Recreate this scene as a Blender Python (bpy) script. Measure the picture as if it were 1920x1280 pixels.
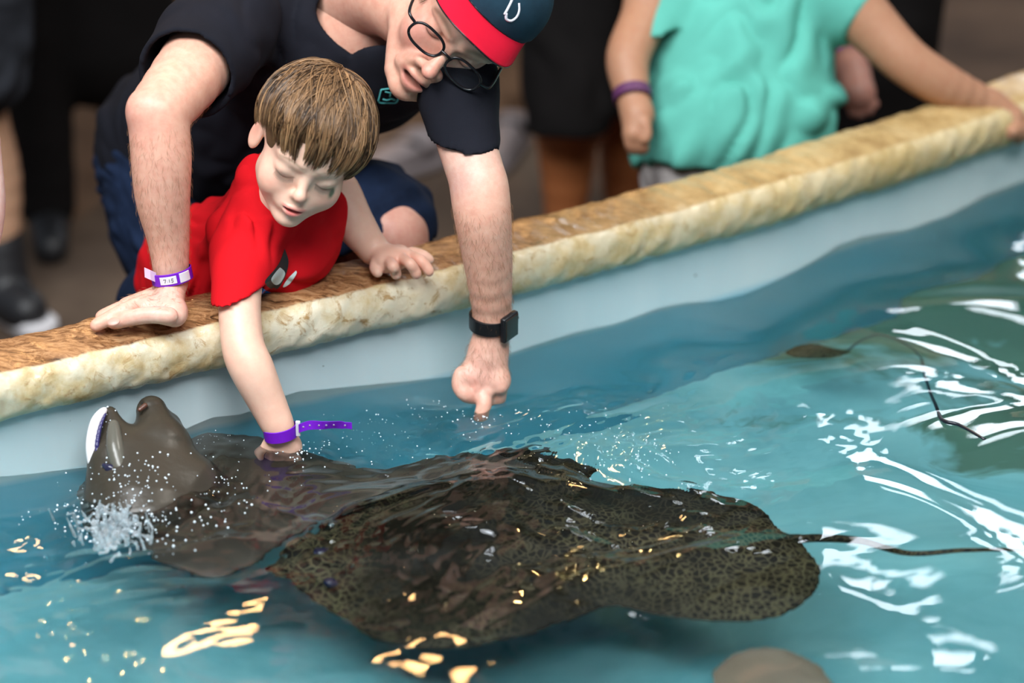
import bpy, bmesh, math, random
import numpy as np
import openvdb
from mathutils import Vector, Matrix
random.seed(3); rng = np.random.default_rng(7)
for o in list(bpy.data.objects): bpy.data.objects.remove(o)
SC = bpy.context.scene; COL = SC.collection
# ------------------------------------------------------------------ camera
f = 4800.; H = 1.5; th = math.radians(24)
C = np.array([0, -H/math.tan(th), H]); CR = np.array([1, 0, 0.]); CU = np.array([0, math.sin(th), math.cos(th)]); CF = np.array([0, math.cos(th), -math.sin(th)])
def ray(px, py): return CF + (px-960)/f*CR - (py-640)/f*CU
def W(px, py, d): return C + d*ray(px, py)
def WZ(px, py, z): r = ray(px, py); return C + r*(z-C[2])/r[2]
cam = bpy.data.cameras.new('camera'); co = bpy.data.objects.new('camera', cam); COL.objects.link(co)
co.location = C; co.rotation_euler = (math.radians(90)-th, 0, 0)
cam.sensor_width = 36; cam.lens = f/1920*36; cam.clip_end = 60; cam.clip_start = .05
cam.dof.use_dof = True; cam.dof.focus_distance = 3.36; cam.dof.aperture_fstop = 1.8
SC.camera = co
# ------------------------------------------------------------------ light
wd = bpy.data.worlds.new('world'); SC.world = wd; wd.use_nodes = True
wd.node_tree.nodes['Background'].inputs[0].default_value = (.62, .72, .85, 1)
wd.node_tree.nodes['Background'].inputs[1].default_value = .20
def area(name, loc, target, size, size_y, power, col):
    l = bpy.data.lights.new(name, 'AREA'); l.shape = 'RECTANGLE'; l.size = size; l.size_y = size_y; l.energy = power; l.color = col
    o = bpy.data.objects.new(name, l); COL.objects.link(o); o.location = loc
    o.rotation_euler = (Vector(target)-Vector(loc)).to_track_quat('-Z', 'Y').to_euler(); return o
area('skylight', (-1.3, -2.0, 3.6), (-.1, -.15, .1), 2.2, 1.6, 172, (.95, .98, 1))
area('pool_fill', (.7, -3.2, 3.9), (.2, -.7, -.2), 2.0, 1.4, 120, (.95, .98, 1))  # added fill light behind the camera, brightens the water
area('hall_light', (2.2, .2, 3.8), (.3, -.1, 0), 1.4, 1.2, 42, (1, .93, .84))
area('warm_light', (-.6, 3.6, 3.4), (-.1, 0, .1), .5, .5, 36, (1, .55, .22))
SC.view_settings.view_transform = 'Standard'; SC.view_settings.look = 'None'
SC.view_settings.gamma = 1; SC.view_settings.use_curve_mapping = False
SC.view_settings.exposure = 0.35
SC.cycles.use_denoising = True
SC.cycles.max_bounces = 10; SC.cycles.transmission_bounces = 8; SC.cycles.transparent_max_bounces = 16
SC.cycles.sample_clamp_indirect = 6; SC.cycles.caustics_refractive = True; SC.cycles.caustics_reflective = False
SC.cycles.blur_glossy = .3

# ------------------------------------------------------------------ helpers
def V(*a): return np.array(a, float)
def nrm(v): v = np.asarray(v, float); return v/(np.linalg.norm(v)+1e-12)
def tag(o, label=None, cat=None, group=None, kind=None):
    if label: o['label'] = label
    if cat: o['category'] = cat
    if group: o['group'] = group
    if kind: o['kind'] = kind
    return o
def empty(name, loc):
    o = bpy.data.objects.new(name, None); COL.objects.link(o); o.location = loc; o.empty_display_size = .05; return o
def link(name, me, mat, parent=None, smooth=True):
    o = bpy.data.objects.new(name, me); COL.objects.link(o)
    if mat is not None:
        for m in (mat if isinstance(mat, (list, tuple)) else [mat]): me.materials.append(m)
    if parent is not None:
        o.parent = parent; bpy.context.view_layer.update(); o.matrix_parent_inverse = Matrix.Translation(-Vector(parent.location)) if parent.parent is None else parent.matrix_world.inverted()
    if smooth: me.shade_smooth()
    return o
def mesh_np(name, v, fc, mat, parent=None, col=None, smooth=True, kind=None):
    me = bpy.data.meshes.new(name); v = np.asarray(v, np.float32); fc = np.asarray(fc, np.int32); n = fc.shape[1]
    me.vertices.add(len(v)); me.vertices.foreach_set('co', v.ravel())
    me.loops.add(fc.size); me.loops.foreach_set('vertex_index', fc.ravel())
    me.polygons.add(len(fc)); me.polygons.foreach_set('loop_start', np.arange(0, fc.size, n, dtype=np.int32)); me.polygons.foreach_set('loop_total', np.full(len(fc), n, np.int32))
    me.update(calc_edges=True)
    if col is not None:
        a = me.color_attributes.new('Col', 'FLOAT_COLOR', 'POINT'); c = np.ones((len(v), 4), np.float32); c[:, :3] = col; a.data.foreach_set('color', c.ravel())
    o = link(name, me, mat, parent, smooth)
    if kind: o['kind'] = kind
    return o
def smin(a, b, k):
    h = np.clip(.5+.5*(b-a)/k, 0, 1); return b+(a-b)*h-k*h*(1-h)
class SDF:
    def __init__(s, k=.01): s.ops = []; s.k = k
    def cone(s, a, b, ra, rb=None, k=None, op='+'):
        a = np.asarray(a, float); b = np.asarray(b, float); rb = ra if rb is None else rb; r = max(ra, rb)
        s.ops.append(('c', op, s.k if k is None else k, np.minimum(a, b)-r, np.maximum(a, b)+r, (a, b, ra, rb))); return s
    def chain(s, pts, rs, k=None, op='+', sub=4):
        if len(pts) > 2 and sub > 1:
            q = spline([np.append(p, r) for p, r in zip(pts, rs)], (len(pts)-1)*sub+1); pts = q[:, :3]; rs = q[:, 3]; k = min(s.k if k is None else k, .006)
        for i in range(len(pts)-1): s.cone(pts[i], pts[i+1], rs[i], rs[i+1], k, op)
        return s
    def ell(s, c, r, Rm=None, k=None, op='+'):
        c = np.asarray(c, float); r = np.asarray(r, float)*np.ones(3); Rm = np.eye(3) if Rm is None else Rm; e = np.abs(Rm)@r
        s.ops.append(('e', op, s.k if k is None else k, c-e, c+e, (c, r, Rm))); return s
    def tcone(s, a, b, ra, rb, n=None, k=None, op='+'):   # cone cut flat at b by the plane with normal n
        a = np.asarray(a, float); b = np.asarray(b, float); n = nrm(b-a) if n is None else nrm(n); L_ = np.linalg.norm(b-a); e = b+nrm(b-a)*.06; re = rb+(rb-ra)*.06/L_; r = max(ra, rb)
        s.ops.append(('t', op, s.k if k is None else k, np.minimum(a, e)-r, np.maximum(a, e)+r, (a, e, ra, re, b, n))); return s
    def plane(s, p, n, c=None, rad=None, k=.002):  # removes what lies on the +n side (inside a ball of rad about c when given)
        s.ops.append(('p', 'i', k, None, None, (np.asarray(p, float), nrm(n), c, rad))); return s
    def bounds(s):
        lo = np.min([o[3] for o in s.ops if o[1] == '+'], 0); hi = np.max([o[4] for o in s.ops if o[1] == '+'], 0); return lo, hi
    def build(s, vox, disp=None, lo=None, hi=None):
        l, h = s.bounds(); l = l if lo is None else np.maximum(l, lo); h = h if hi is None else np.minimum(h, hi)
        l = l-4*vox; n = np.ceil((h+4*vox-l)/vox).astype(int)+1
        ax = [(l[i]+np.arange(n[i])*vox).astype(np.float32) for i in range(3)]
        A = np.full(n, .5, np.float32)
        for t, op, k, bl, bh, q in s.ops:
            if t == 'p':
                p, nn, c, rad = q
                d = ((ax[0]-p[0])*nn[0])[:, None, None]+((ax[1]-p[1])*nn[1])[None, :, None]+((ax[2]-p[2])*nn[2])[None, None, :]
                if c is not None:
                    b = np.sqrt(((ax[0]-c[0])**2)[:, None, None]+((ax[1]-c[1])**2)[None, :, None]+((ax[2]-c[2])**2)[None, None, :])-rad
                    d = np.minimum(d, -b)
                A = np.maximum(A, d.astype(np.float32)); continue
            m = k+3*vox; i0 = np.clip(np.floor((bl-m-l)/vox).astype(int), 0, n); i1 = np.clip(np.ceil((bh+m-l)/vox).astype(int)+1, 0, n)
            if (i1 <= i0).any(): continue
            sl = tuple(slice(i0[i], i1[i]) for i in range(3)); X = ax[0][sl[0]][:, None, None]; Y = ax[1][sl[1]][None, :, None]; Z = ax[2][sl[2]][None, None, :]
            if t in 'ct':
                a, b, ra, rb = q[:4]; ab = b-a; L = ab@ab+1e-12
                tt = np.clip(((X-a[0])*ab[0]+(Y-a[1])*ab[1]+(Z-a[2])*ab[2])/L, 0, 1)
                d = np.sqrt((X-a[0]-tt*ab[0])**2+(Y-a[1]-tt*ab[1])**2+(Z-a[2]-tt*ab[2])**2)-(ra+(rb-ra)*tt)
                if t == 't': d = np.maximum(d, (X-q[4][0])*q[5][0]+(Y-q[4][1])*q[5][1]+(Z-q[4][2])*q[5][2])
            else:
                c, r, Rm = q; x = X-c[0]; y = Y-c[1]; z = Z-c[2]
                u = [(x*Rm[0, i]+y*Rm[1, i]+z*Rm[2, i]) for i in range(3)]
                k0 = np.sqrt(sum((u[i]/r[i])**2 for i in range(3))); k1 = np.sqrt(sum((u[i]/r[i]**2)**2 for i in range(3)))+1e-9
                d = k0*(k0-1)/k1
            B = A[sl]
            A[sl] = smin(B, d, k) if op == '+' else -smin(-B, d, k)
        if disp is not None:
            I = np.argwhere(np.abs(A) < 5*vox); P = l+I*vox; A[I[:, 0], I[:, 1], I[:, 2]] += disp(P).astype(np.float32)
        bg = 3*vox; A = np.clip(A, -bg, bg)
        g = openvdb.FloatGrid(bg); g.copyFromArray(A, tolerance=0.0); p, qd = g.convertToQuads(isovalue=0.)
        v = l+np.asarray(p, float)*vox; qd = np.asarray(qd).astype(np.int64)
        # outward winding
        t0 = v[qd[:, 0]]; nn = np.cross(v[qd[:, 1]]-t0, v[qd[:, 2]]-t0); vol = (t0*nn).sum()
        cen = v.mean(0); vol = ((t0-cen)*nn).sum()
        if vol < 0: qd = qd[:, ::-1]
        return v, qd
def biggest(v, q):
    lab = np.arange(len(v))
    for _ in range(400):
        m_ = lab[q].min(1); new = lab.copy(); np.minimum.at(new, q.ravel(), np.repeat(m_, q.shape[1])); new = new[new]
        if (new == lab).all(): break
        lab = new
    ids, cnt = np.unique(lab, return_counts=True); keep = lab == ids[cnt.argmax()]; idx = np.cumsum(keep)-1
    return v[keep], idx[q[keep[q[:, 0]]]]
def merge(parts):
    vs = []; fs = []; n = 0
    for v, q in parts: vs.append(v); fs.append(q+n); n += len(v)
    return np.concatenate(vs), np.concatenate(fs)
def tube(pts, rs, sides=8, cap=True):
    pts = np.asarray(pts, float); n = len(pts); rs = np.ones(n)*rs; T = np.gradient(pts, axis=0); T /= np.linalg.norm(T, axis=1)[:, None]+1e-12
    up = V(0, 0, 1) if abs(T[0][2]) < .9 else V(1, 0, 0); v = []; a = np.arange(sides)/sides*2*np.pi
    for i in range(n):
        x = nrm(np.cross(up, T[i])); y = np.cross(T[i], x); up = y
        v.append(pts[i]+rs[i]*(np.cos(a)[:, None]*x+np.sin(a)[:, None]*y))
    v = np.concatenate(v); fc = [(i*sides+j, i*sides+(j+1) % sides, (i+1)*sides+(j+1) % sides, (i+1)*sides+j) for i in range(n-1) for j in range(sides)]
    if cap:
        v = np.vstack([v, pts[0], pts[-1]]); a0 = n*sides
        fc += [(a0, (j+1) % sides, j, a0) for j in range(sides)]; e = (n-1)*sides; fc += [(a0+1, e+j, e+(j+1) % sides, a0+1) for j in range(sides)]
    return v, fc
def fix(fc):  # degenerate quads -> list of tri/quad
    out = []
    for q in fc:
        r = []
        for i in q:
            if i not in r: r.append(int(i))
        if len(r) > 2: out.append(r)
    return out
def mesh_py(name, v, fc, mat, parent=None, smooth=True, kind=None):
    me = bpy.data.meshes.new(name); me.from_pydata([tuple(map(float, p)) for p in v], [], fix(fc)); me.update()
    o = link(name, me, mat, parent, smooth)
    if kind: o['kind'] = kind
    return o
def spline(P, n):
    P = np.asarray(P, float); t = np.arange(len(P)); u = np.linspace(0, len(P)-1, n); out = []
    for x in u:
        i = min(int(x), len(P)-2); s = x-i; p0 = P[max(i-1, 0)]; p1 = P[i]; p2 = P[i+1]; p3 = P[min(i+2, len(P)-1)]
        out.append(.5*((2*p1)+(-p0+p2)*s+(2*p0-5*p1+4*p2-p3)*s*s+(-p0+3*p1-3*p2+p3)*s**3))
    return np.array(out)
# sum-of-sines noise on points
class Noise:
    def __init__(s, seed, n, lmin, lmax, dim=3, bias=None):
        r = np.random.default_rng(seed); k = r.normal(size=(n, dim))
        if bias is not None: k *= np.asarray(bias)
        k /= np.linalg.norm(k, axis=1)[:, None]; lam = np.exp(r.uniform(np.log(lmin), np.log(lmax), n))
        s.k = k*(2*np.pi/lam)[:, None]; s.ph = r.uniform(0, 6.28, n); s.a = (lam/lmax); s.a /= np.sqrt((s.a**2).sum()/2)
    def __call__(s, P):
        out = np.zeros(len(P))
        for k, ph, a in zip(s.k, s.ph, s.a): out += a*np.sin(P@k+ph)
        return out
# ------------------------------------------------------------------ materials
def mat(name, col=(.5, .5, .5), rough=.5, **kw):
    m = bpy.data.materials.new(name); m.use_nodes = True; b = m.node_tree.nodes['Principled BSDF']
    b.inputs['Base Color'].default_value = (*col, 1); b.inputs['Roughness'].default_value = rough
    for k, v in kw.items(): b.inputs[k.replace('_', ' ')].default_value = v
    return m
def N(m, t, **kw):
    n = m.node_tree.nodes.new(t)
    for k, v in kw.items():
        if k in n.inputs: n.inputs[k].default_value = v
        else: setattr(n, k, v)
    return n
def L(m, a, b): m.node_tree.links.new(a, b)
def B(m): return m.node_tree.nodes['Principled BSDF']
def mix(m, fac, a, b, mode='MIX'):
    n = N(m, 'ShaderNodeMix', data_type='RGBA', blend_type=mode)
    for i, x in ((0, fac), (6, a), (7, b)):
        if hasattr(x, 'links'): L(m, x, n.inputs[i])
        else: n.inputs[i].default_value = x if i == 0 or len(x) == 4 else (*x, 1)
    return n.outputs[2]
def ramp(m, fac, pts):
    n = N(m, 'ShaderNodeValToRGB'); e = n.color_ramp.elements
    while len(e) < len(pts): e.new(.5)
    for x, (p, c) in zip(e, pts): x.position = p; x.color = (*c, 1) if len(c) == 3 else c
    L(m, fac, n.inputs[0]); return n.outputs[0]
def noise(m, scale, detail=4, rough=.5, mp=None, dist=0):
    tc = N(m, 'ShaderNodeTexCoord'); src = tc.outputs['Object']
    if mp is not None:
        q = N(m, 'ShaderNodeMapping'); q.inputs['Scale'].default_value = mp[0]; q.inputs['Rotation'].default_value = mp[1]; L(m, src, q.inputs[0]); src = q.outputs[0]
    n = N(m, 'ShaderNodeTexNoise'); n.inputs['Scale'].default_value = scale; n.inputs['Detail'].default_value = detail; n.inputs['Roughness'].default_value = rough; n.inputs['Distortion'].default_value = dist
    L(m, src, n.inputs['Vector']); return n.outputs[0]
def bump(m, h, strength, dist):
    n = N(m, 'ShaderNodeBump'); n.inputs['Strength'].default_value = strength; n.inputs['Distance'].default_value = dist; L(m, h, n.inputs['Height']); L(m, n.outputs[0], B(m).inputs['Normal'])
def skin_mat(name, rough=.45, mott=.12, wet=0):
    m = mat(name, rough=rough); a = N(m, 'ShaderNodeVertexColor', layer_name='Col'); n = noise(m, 90, 5, .6)
    c = ramp(m, n, [(.3, (1-mott*.6, 1-mott*1.5, 1-mott*1.6)), (.7, (1, 1, 1))]); L(m, mix(m, 1., a.outputs[0], c, 'MULTIPLY'), B(m).inputs['Base Color'])
    b = B(m); b.inputs['Specular IOR Level'].default_value = .35; b.inputs['Subsurface Weight'].default_value = .15; b.inputs['Subsurface Radius'].default_value = (.012, .004, .002); b.inputs['Subsurface Scale'].default_value = .5
    bump(m, noise(m, 500, 3, .5), .25, .0006)
    return m
M_boy = skin_mat('boy_skin', .42, .07); M_man = skin_mat('man_skin', .42, .16); M_dark = skin_mat('brown_skin', .5, .1)
def cloth(name, col, var=.25, scale=6, bs=.5):
    m = mat(name, col, .9, Specular_IOR_Level=.15); n = noise(m, scale, 4, .6)
    L(m, ramp(m, n, [(.3, tuple(c*(1-var) for c in col)), (.7, tuple(min(1, c*(1+var)) for c in col))]), B(m).inputs['Base Color'])
    w = noise(m, 900, 2, .5); bump(m, w, .25, .0008); return m
M_red = cloth('red_jersey', (.62, .006, .012), .12); M_black = cloth('black_jersey', (.0085, .009, .014), .3)
M_navy = cloth('navy_denim', (.009, .018, .045), .35, 20); M_mint = cloth('mint_jersey', (.11, .42, .345), .12, 5)
M_brown_black = cloth('black_shorts_cloth', (.005, .004, .004), .3); M_grey = cloth('grey_cloth', (.36, .33, .32), .2)

# ------------------------------------------------------------------ pool structure
LIP = [(0, 790), (200, 742), (400, 692), (640, 635), (860, 580), (1000, 545), (1200, 492), (1400, 435), (1600, 372), (1750, 320), (1920, 262)]
lw = np.array([WZ(px, py, .085) for px, py in LIP]); pc = np.polyfit(lw[:, 0], lw[:, 1], 3)
def lip_y(x):
    x = np.asarray(x, float); xc = np.clip(x, -.75, .95); y = np.polyval(pc, xc); d = np.polyval(np.polyder(pc), xc); return y+(x-xc)*d
def wall_y(x): return lip_y(x)+.016
XS = np.linspace(-1.9, 2.6, 1500)
PROF = [(.016, .084), (.004, .0845), (0, .086), (-.006, .094), (-.009, .105), (-.010, .118), (-.008, .131), (-.003, .141), (.006, .149), (.018, .153), (.035, .157), (.055, .159), (.075, .159), (.086, .157), (.095, .151), (.100, .141), (.103, .128), (.104, .11), (.104, .06)]
PROF = spline(PROF, 44)
def sweep(name, prof, m, wob=0, kind='structure'):
    yy = lip_y(XS); d = np.gradient(yy, XS); nx = -d/np.sqrt(1+d*d); ny = 1/np.sqrt(1+d*d)
    w = prof[:, 0][None, :]; z = prof[:, 1][None, :]
    X = XS[:, None]+nx[:, None]*w; Y = yy[:, None]+ny[:, None]*w; Z = np.broadcast_to(z, X.shape).copy()
    P = np.stack([X, Y, Z], -1).reshape(-1, 3)
    if wob:
        n1 = Noise(5, 14, .05, .30)(P); n2 = Noise(6, 22, .010, .035)(P); n3 = Noise(8, 24, .005, .012)(P)
        a = wob*(n1*.26+n2*.15+np.minimum(n3, 0)*.10)
        dp = np.gradient(prof, axis=0); nn = np.stack([-dp[:, 1], dp[:, 0]], 1); nn /= np.linalg.norm(nn, axis=1)[:, None]
        nw = np.tile(nn, (len(XS), 1)); P[:, 0] += np.repeat(nx, len(prof))*nw[:, 0]*a; P[:, 1] += np.repeat(ny, len(prof))*nw[:, 0]*a; P[:, 2] += nw[:, 1]*a
    n = len(prof); i = np.arange(len(XS)-1)[:, None]*n+np.arange(n-1)[None, :]; i = i.ravel(); fc = np.stack([i, i+n, i+n+1, i+1], 1)
    tp = np.clip((prof[:, 0]+.004)/.018, 0, 1); col = np.tile(tp, len(XS))[:, None]*np.ones(3)
    o = mesh_np(name, P, fc, m, None, col); o['kind'] = kind; return o
m = mat('stone_coping', rough=.3); va = N(m, 'ShaderNodeVertexColor', layer_name='Col').outputs[0]
n1 = noise(m, 14, 6, .65); n2 = noise(m, 42, 5, .7, dist=.6)
ANG = -math.radians(34)
n3 = noise(m, 48, 7, .75, ((.45, 1.7, 1), (0, 0, ANG)), 1.6); n4 = noise(m, 5, 3, .5)
cream = ramp(m, n1, [(.30, (.42, .26, .10)), (.42, (.66, .52, .30)), (.55, (.80, .74, .58)), (.8, (.86, .83, .72))])
cream = mix(m, ramp(m, n2, [(.56, (0, 0, 0)), (.68, (1, 1, 1))]), cream, (.36, .20, .07))
olive = ramp(m, n4, [(.3, (.40, .27, .09)), (.7, (.66, .52, .28))]); tcy = N(m, 'ShaderNodeTexCoord'); sy = N(m, 'ShaderNodeSeparateXYZ'); L(m, tcy.outputs['Object'], sy.inputs[0]); mo = N(m, 'ShaderNodeMapRange'); mo.inputs[1].default_value = -.3; mo.inputs[2].default_value = .6; mo.inputs[3].default_value = .18; mo.inputs[4].default_value = .8; L(m, sy.outputs[0], mo.inputs[0]); cream = mix(m, mo.outputs[0], cream, olive)
brown = ramp(m, n3, [(.34, (.035, .018, .008)), (.46, (.22, .10, .04)), (.56, (.42, .22, .10)), (.75, (.58, .38, .20))])
tcx = N(m, 'ShaderNodeTexCoord'); sx = N(m, 'ShaderNodeSeparateXYZ'); L(m, tcx.outputs['Object'], sx.inputs[0]); ma = N(m, 'ShaderNodeMath', operation='MULTIPLY_ADD'); L(m, n4, ma.inputs[0]); ma.inputs[1].default_value = .5; L(m, sx.outputs[0], ma.inputs[2])
dry = ramp(m, n1, [(.3, (.26, .15, .05)), (.5, (.46, .31, .13)), (.75, (.60, .45, .23))]); topc = mix(m, ramp(m, ma.outputs[0], [(.18, (0, 0, 0)), (.50, (1, 1, 1))]), brown, dry)
mr = N(m, 'ShaderNodeMath', operation='MULTIPLY_ADD'); L(m, n1, mr.inputs[0]); mr.inputs[1].default_value = .8; L(m, va, mr.inputs[2])
fac = ramp(m, mr.outputs[0], [(.82, (0, 0, 0)), (1.0, (1, 1, 1))]); sub = N(m, 'ShaderNodeMath', operation='MULTIPLY'); L(m, fac, sub.inputs[0]); sub.inputs[1].default_value = 1
L(m, mix(m, sub.outputs[0], cream, topc), B(m).inputs['Base Color'])
rr = ramp(m, noise(m, 20, 3), [(.35, (.12,)*3), (.65, (.5,)*3)]); L(m, rr, B(m).inputs['Roughness'])
bump(m, n2, .35, .004)
coping = sweep('trim_1', PROF, m, .0042)
m = mat('pool_paint', (.66, .78, .80), .35); c = ramp(m, noise(m, 3, 5, .6, ((1, 1, .3), (0, 0, 0))), [(.3, (.55, .70, .74)), (.7, (.70, .80, .82))])
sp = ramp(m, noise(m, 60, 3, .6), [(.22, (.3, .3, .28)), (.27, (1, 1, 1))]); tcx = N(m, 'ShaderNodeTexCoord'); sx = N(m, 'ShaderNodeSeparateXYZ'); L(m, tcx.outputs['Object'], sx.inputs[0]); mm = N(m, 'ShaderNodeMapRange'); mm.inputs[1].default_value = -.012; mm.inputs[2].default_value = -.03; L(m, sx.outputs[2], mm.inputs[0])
L(m, mix(m, mm.outputs[0], mix(m, 1., c, sp, 'MULTIPLY'), (.20, .52, .66)), B(m).inputs['Base Color'])  # blue below the waterline stands in for light scattered in the water
wall = sweep('wall_pool', np.array([(.016, -.50), (.016, -.3), (.016, -.1), (.016, 0), (.016, .05), (.016, .09)]), m)
m = mat('outer_plaster', (.10, .07, .05), .7); sweep('wall_outer', np.array([(.099, .125), (.096, 0), (.096, -.25), (.096, -.5)]), m)
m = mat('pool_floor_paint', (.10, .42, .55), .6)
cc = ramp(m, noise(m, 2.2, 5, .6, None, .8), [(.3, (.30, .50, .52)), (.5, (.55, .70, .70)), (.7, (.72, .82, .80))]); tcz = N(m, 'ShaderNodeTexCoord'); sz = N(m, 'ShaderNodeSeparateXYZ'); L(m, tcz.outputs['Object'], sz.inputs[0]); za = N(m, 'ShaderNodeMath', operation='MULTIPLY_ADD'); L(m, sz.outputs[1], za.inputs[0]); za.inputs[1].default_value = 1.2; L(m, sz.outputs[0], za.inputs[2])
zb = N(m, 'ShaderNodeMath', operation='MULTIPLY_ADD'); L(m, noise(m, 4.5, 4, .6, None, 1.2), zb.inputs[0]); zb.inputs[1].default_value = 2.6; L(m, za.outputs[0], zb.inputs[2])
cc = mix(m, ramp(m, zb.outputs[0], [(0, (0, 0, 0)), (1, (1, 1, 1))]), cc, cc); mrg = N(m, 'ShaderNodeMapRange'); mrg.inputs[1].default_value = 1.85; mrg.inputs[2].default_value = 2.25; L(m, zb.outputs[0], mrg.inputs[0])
cc = mix(m, mrg.outputs[0], cc, (.20, .23, .16)); L(m, cc, B(m).inputs['Base Color'])  # olive blotches at far right paint in the water's dark reflections
def flat(name, x0, x1, y0, y1, z, m, nx=2, ny=2):
    xs = np.linspace(x0, x1, nx); ys = np.linspace(y0, y1, ny); X, Y = np.meshgrid(xs, ys, indexing='ij'); P = np.stack([X, Y, np.full_like(X, z)], -1).reshape(-1, 3)
    i = (np.arange(nx-1)[:, None]*ny+np.arange(ny-1)[None, :]).ravel(); return mesh_np(name, P, np.stack([i, i+ny, i+ny+1, i+1], 1), m)
o = flat('pool_bottom', -3, 3.4, -4.5, 3.0, -.42, m); o['kind'] = 'structure'
# trim pool bottom to the pool: rebuild following the wall
bpy.data.objects.remove(o)
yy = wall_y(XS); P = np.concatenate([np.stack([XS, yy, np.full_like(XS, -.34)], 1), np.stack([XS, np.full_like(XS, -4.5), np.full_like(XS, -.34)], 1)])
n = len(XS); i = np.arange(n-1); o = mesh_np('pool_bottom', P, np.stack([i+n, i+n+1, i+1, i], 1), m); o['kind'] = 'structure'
m = mat('hall_floor', (.12, .085, .06), .8, Specular_IOR_Level=.2)
cc = ramp(m, noise(m, 1.6, 6, .6), [(.3, (.03, .02, .015)), (.55, (.10, .068, .048)), (.75, (.20, .145, .10))]); L(m, cc, B(m).inputs['Base Color'])
P = np.concatenate([np.stack([XS*2.2, lip_y(XS*2.2)+.1, np.full_like(XS, -.5)], 1), np.stack([XS*2.2, np.full_like(XS, 9.2), np.full_like(XS, -.5)], 1)])
o = mesh_np('floor', P, np.stack([i, i+1, i+1+n, i+n], 1), m); o['kind'] = 'structure'
# far wall with bright window panes
m = mat('dark_wall', (.035, .028, .024), .8); fr = mat('window_frame_paint', (.08, .07, .06), .6)
def box(name, c, s, mt, parent=None, Rm=None, bev=0):
    bm = bmesh.new(); bmesh.ops.create_cube(bm, size=1)
    for v in bm.verts: v.co = Vector((v.co.x*s[0], v.co.y*s[1], v.co.z*s[2]))
    if bev: bmesh.ops.bevel(bm, geom=bm.edges[:], offset=bev, segments=3, affect='EDGES', profile=.6)
    me = bpy.data.meshes.new(name)
    Rm = np.eye(3) if Rm is None else Rm
    for v in bm.verts: q = Rm@np.array(v.co)+np.asarray(c, float); v.co = Vector(q)
    bm.to_mesh(me); bm.free(); return link(name, me, mt, parent, smooth=bool(bev))
o = box('wall_back', (0, 9.3, 2.7), (13, .2, 6.4), m); o['kind'] = 'structure'
em = bpy.data.materials.new('daylight_pane'); em.use_nodes = True; nt = em.node_tree; nt.nodes.clear(); e = nt.nodes.new('ShaderNodeEmission'); e.inputs[0].default_value = (.86, .92, 1, 1); e.inputs[1].default_value = 9; q = nt.nodes.new('ShaderNodeOutputMaterial'); nt.links.new(e.outputs[0], q.inputs[0])
for i_, (x, z, w_, h_) in enumerate([(2.3, 3.7, 1.1, 1.3), (3.7, 3.7, 1.1, 1.3), (2.6, 5.3, 1.2, .5)]):
    t = box('window_%d' % (i_+1), (x, 9.19, z), (w_+.12, .04, h_+.12), fr); t['kind'] = 'structure'; box('pane', (x, 9.16, z), (w_, .02, h_), em, t)
# warm lamps hanging behind the crowd (only their reflections show in the wet stone and water)
lm = bpy.data.materials.new('warm_bulb'); lm.use_nodes = True; nt = lm.node_tree; nt.nodes.clear(); e = nt.nodes.new('ShaderNodeEmission'); e.inputs[0].default_value = (1, .55, .2, 1); e.inputs[1].default_value = 380; q = nt.nodes.new('ShaderNodeOutputMaterial'); nt.links.new(e.outputs[0], q.inputs[0])
lamp_metal = mat('lamp_metal', (.03, .03, .03), .4, Metallic=.8)
for i_, (x, y, z) in enumerate([(-.35, 6.2, 3.35), (-1.5, 6.4, 3.5), (.0, 5.5, 2.5)]):
    t = empty('hanging_lamp', (x, y, z)); tag(t, ['warm bulb hanging lamp over the middle of the hall', 'warm bulb hanging lamp over the left of the hall', 'warm bulb hanging lamp lowest behind the ledge'][i_], 'lamp', 'warm hanging lamps')
    v, q = SDF().ell((x, y, z), .042).build(.006); mesh_np('bulb', v, q, lm, t)
    v, fc = tube([(x, y, z+.04), (x, y, z+.12), (x, y, 6.0)], [.04, .03, .006], 10); mesh_py('stem', v, fc, lamp_metal, t)
# ------------------------------------------------------------------ water
WL = [(0, 893), (80, 886), (160, 879), (240, 862), (330, 812), (400, 783), (450, 778), (480, 768), (520, 748), (560, 736), (600, 733), (700, 722), (850, 705), (900, 690), (950, 665), (1000, 647), (1080, 624), (1160, 608), (1240, 578), (1290, 567), (1340, 564), (1400, 552), (1470, 520), (1530, 488), (1570, 462), (1620, 444), (1700, 432), (1780, 405), (1850, 365), (1920, 338)]
wx = []; wz = []
for px, py in WL:
    lo, hi = 2.5, 5.
    for _ in range(40):
        md = (lo+hi)/2; p = W(px, py, md)
        if p[1] < wall_y(p[0]): lo = md
        else: hi = md
    wx.append(p[0]); wz.append(p[2])
wx = np.array(wx); wz = np.array(wz); print('waterline z', np.round(wz, 3))
nx = 760; xg = np.linspace(-1.25, 1.75, nx); tg = np.concatenate([np.arange(0, 1.45, .0042), np.linspace(1.46, 4.3, 60)])
X = np.repeat(xg[:, None], len(tg), 1); Tt = np.repeat(tg[None, :], nx, 0); Y = wall_y(X)+.003-Tt
P2 = np.stack([X.ravel(), Y.ravel()], 1)
def gauss(cx, cy, r): return np.exp(-((P2[:, 0]-cx)**2+(P2[:, 1]-cy)**2)/(2*r*r))
warp = np.stack([Noise(21, 8, .25, .6, 2)(P2), Noise(22, 8, .25, .6, 2)(P2)], 1)*.02
Q = P2+warp
big = Noise(31, 16, .14, .42, 2, (.6, 1))(Q); mid = Noise(32, 26, .045, .13, 2, (.7, 1))(Q); fin = Noise(33, 40, .014, .04, 2, (.8, 1))(Q+warp*.5)
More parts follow.
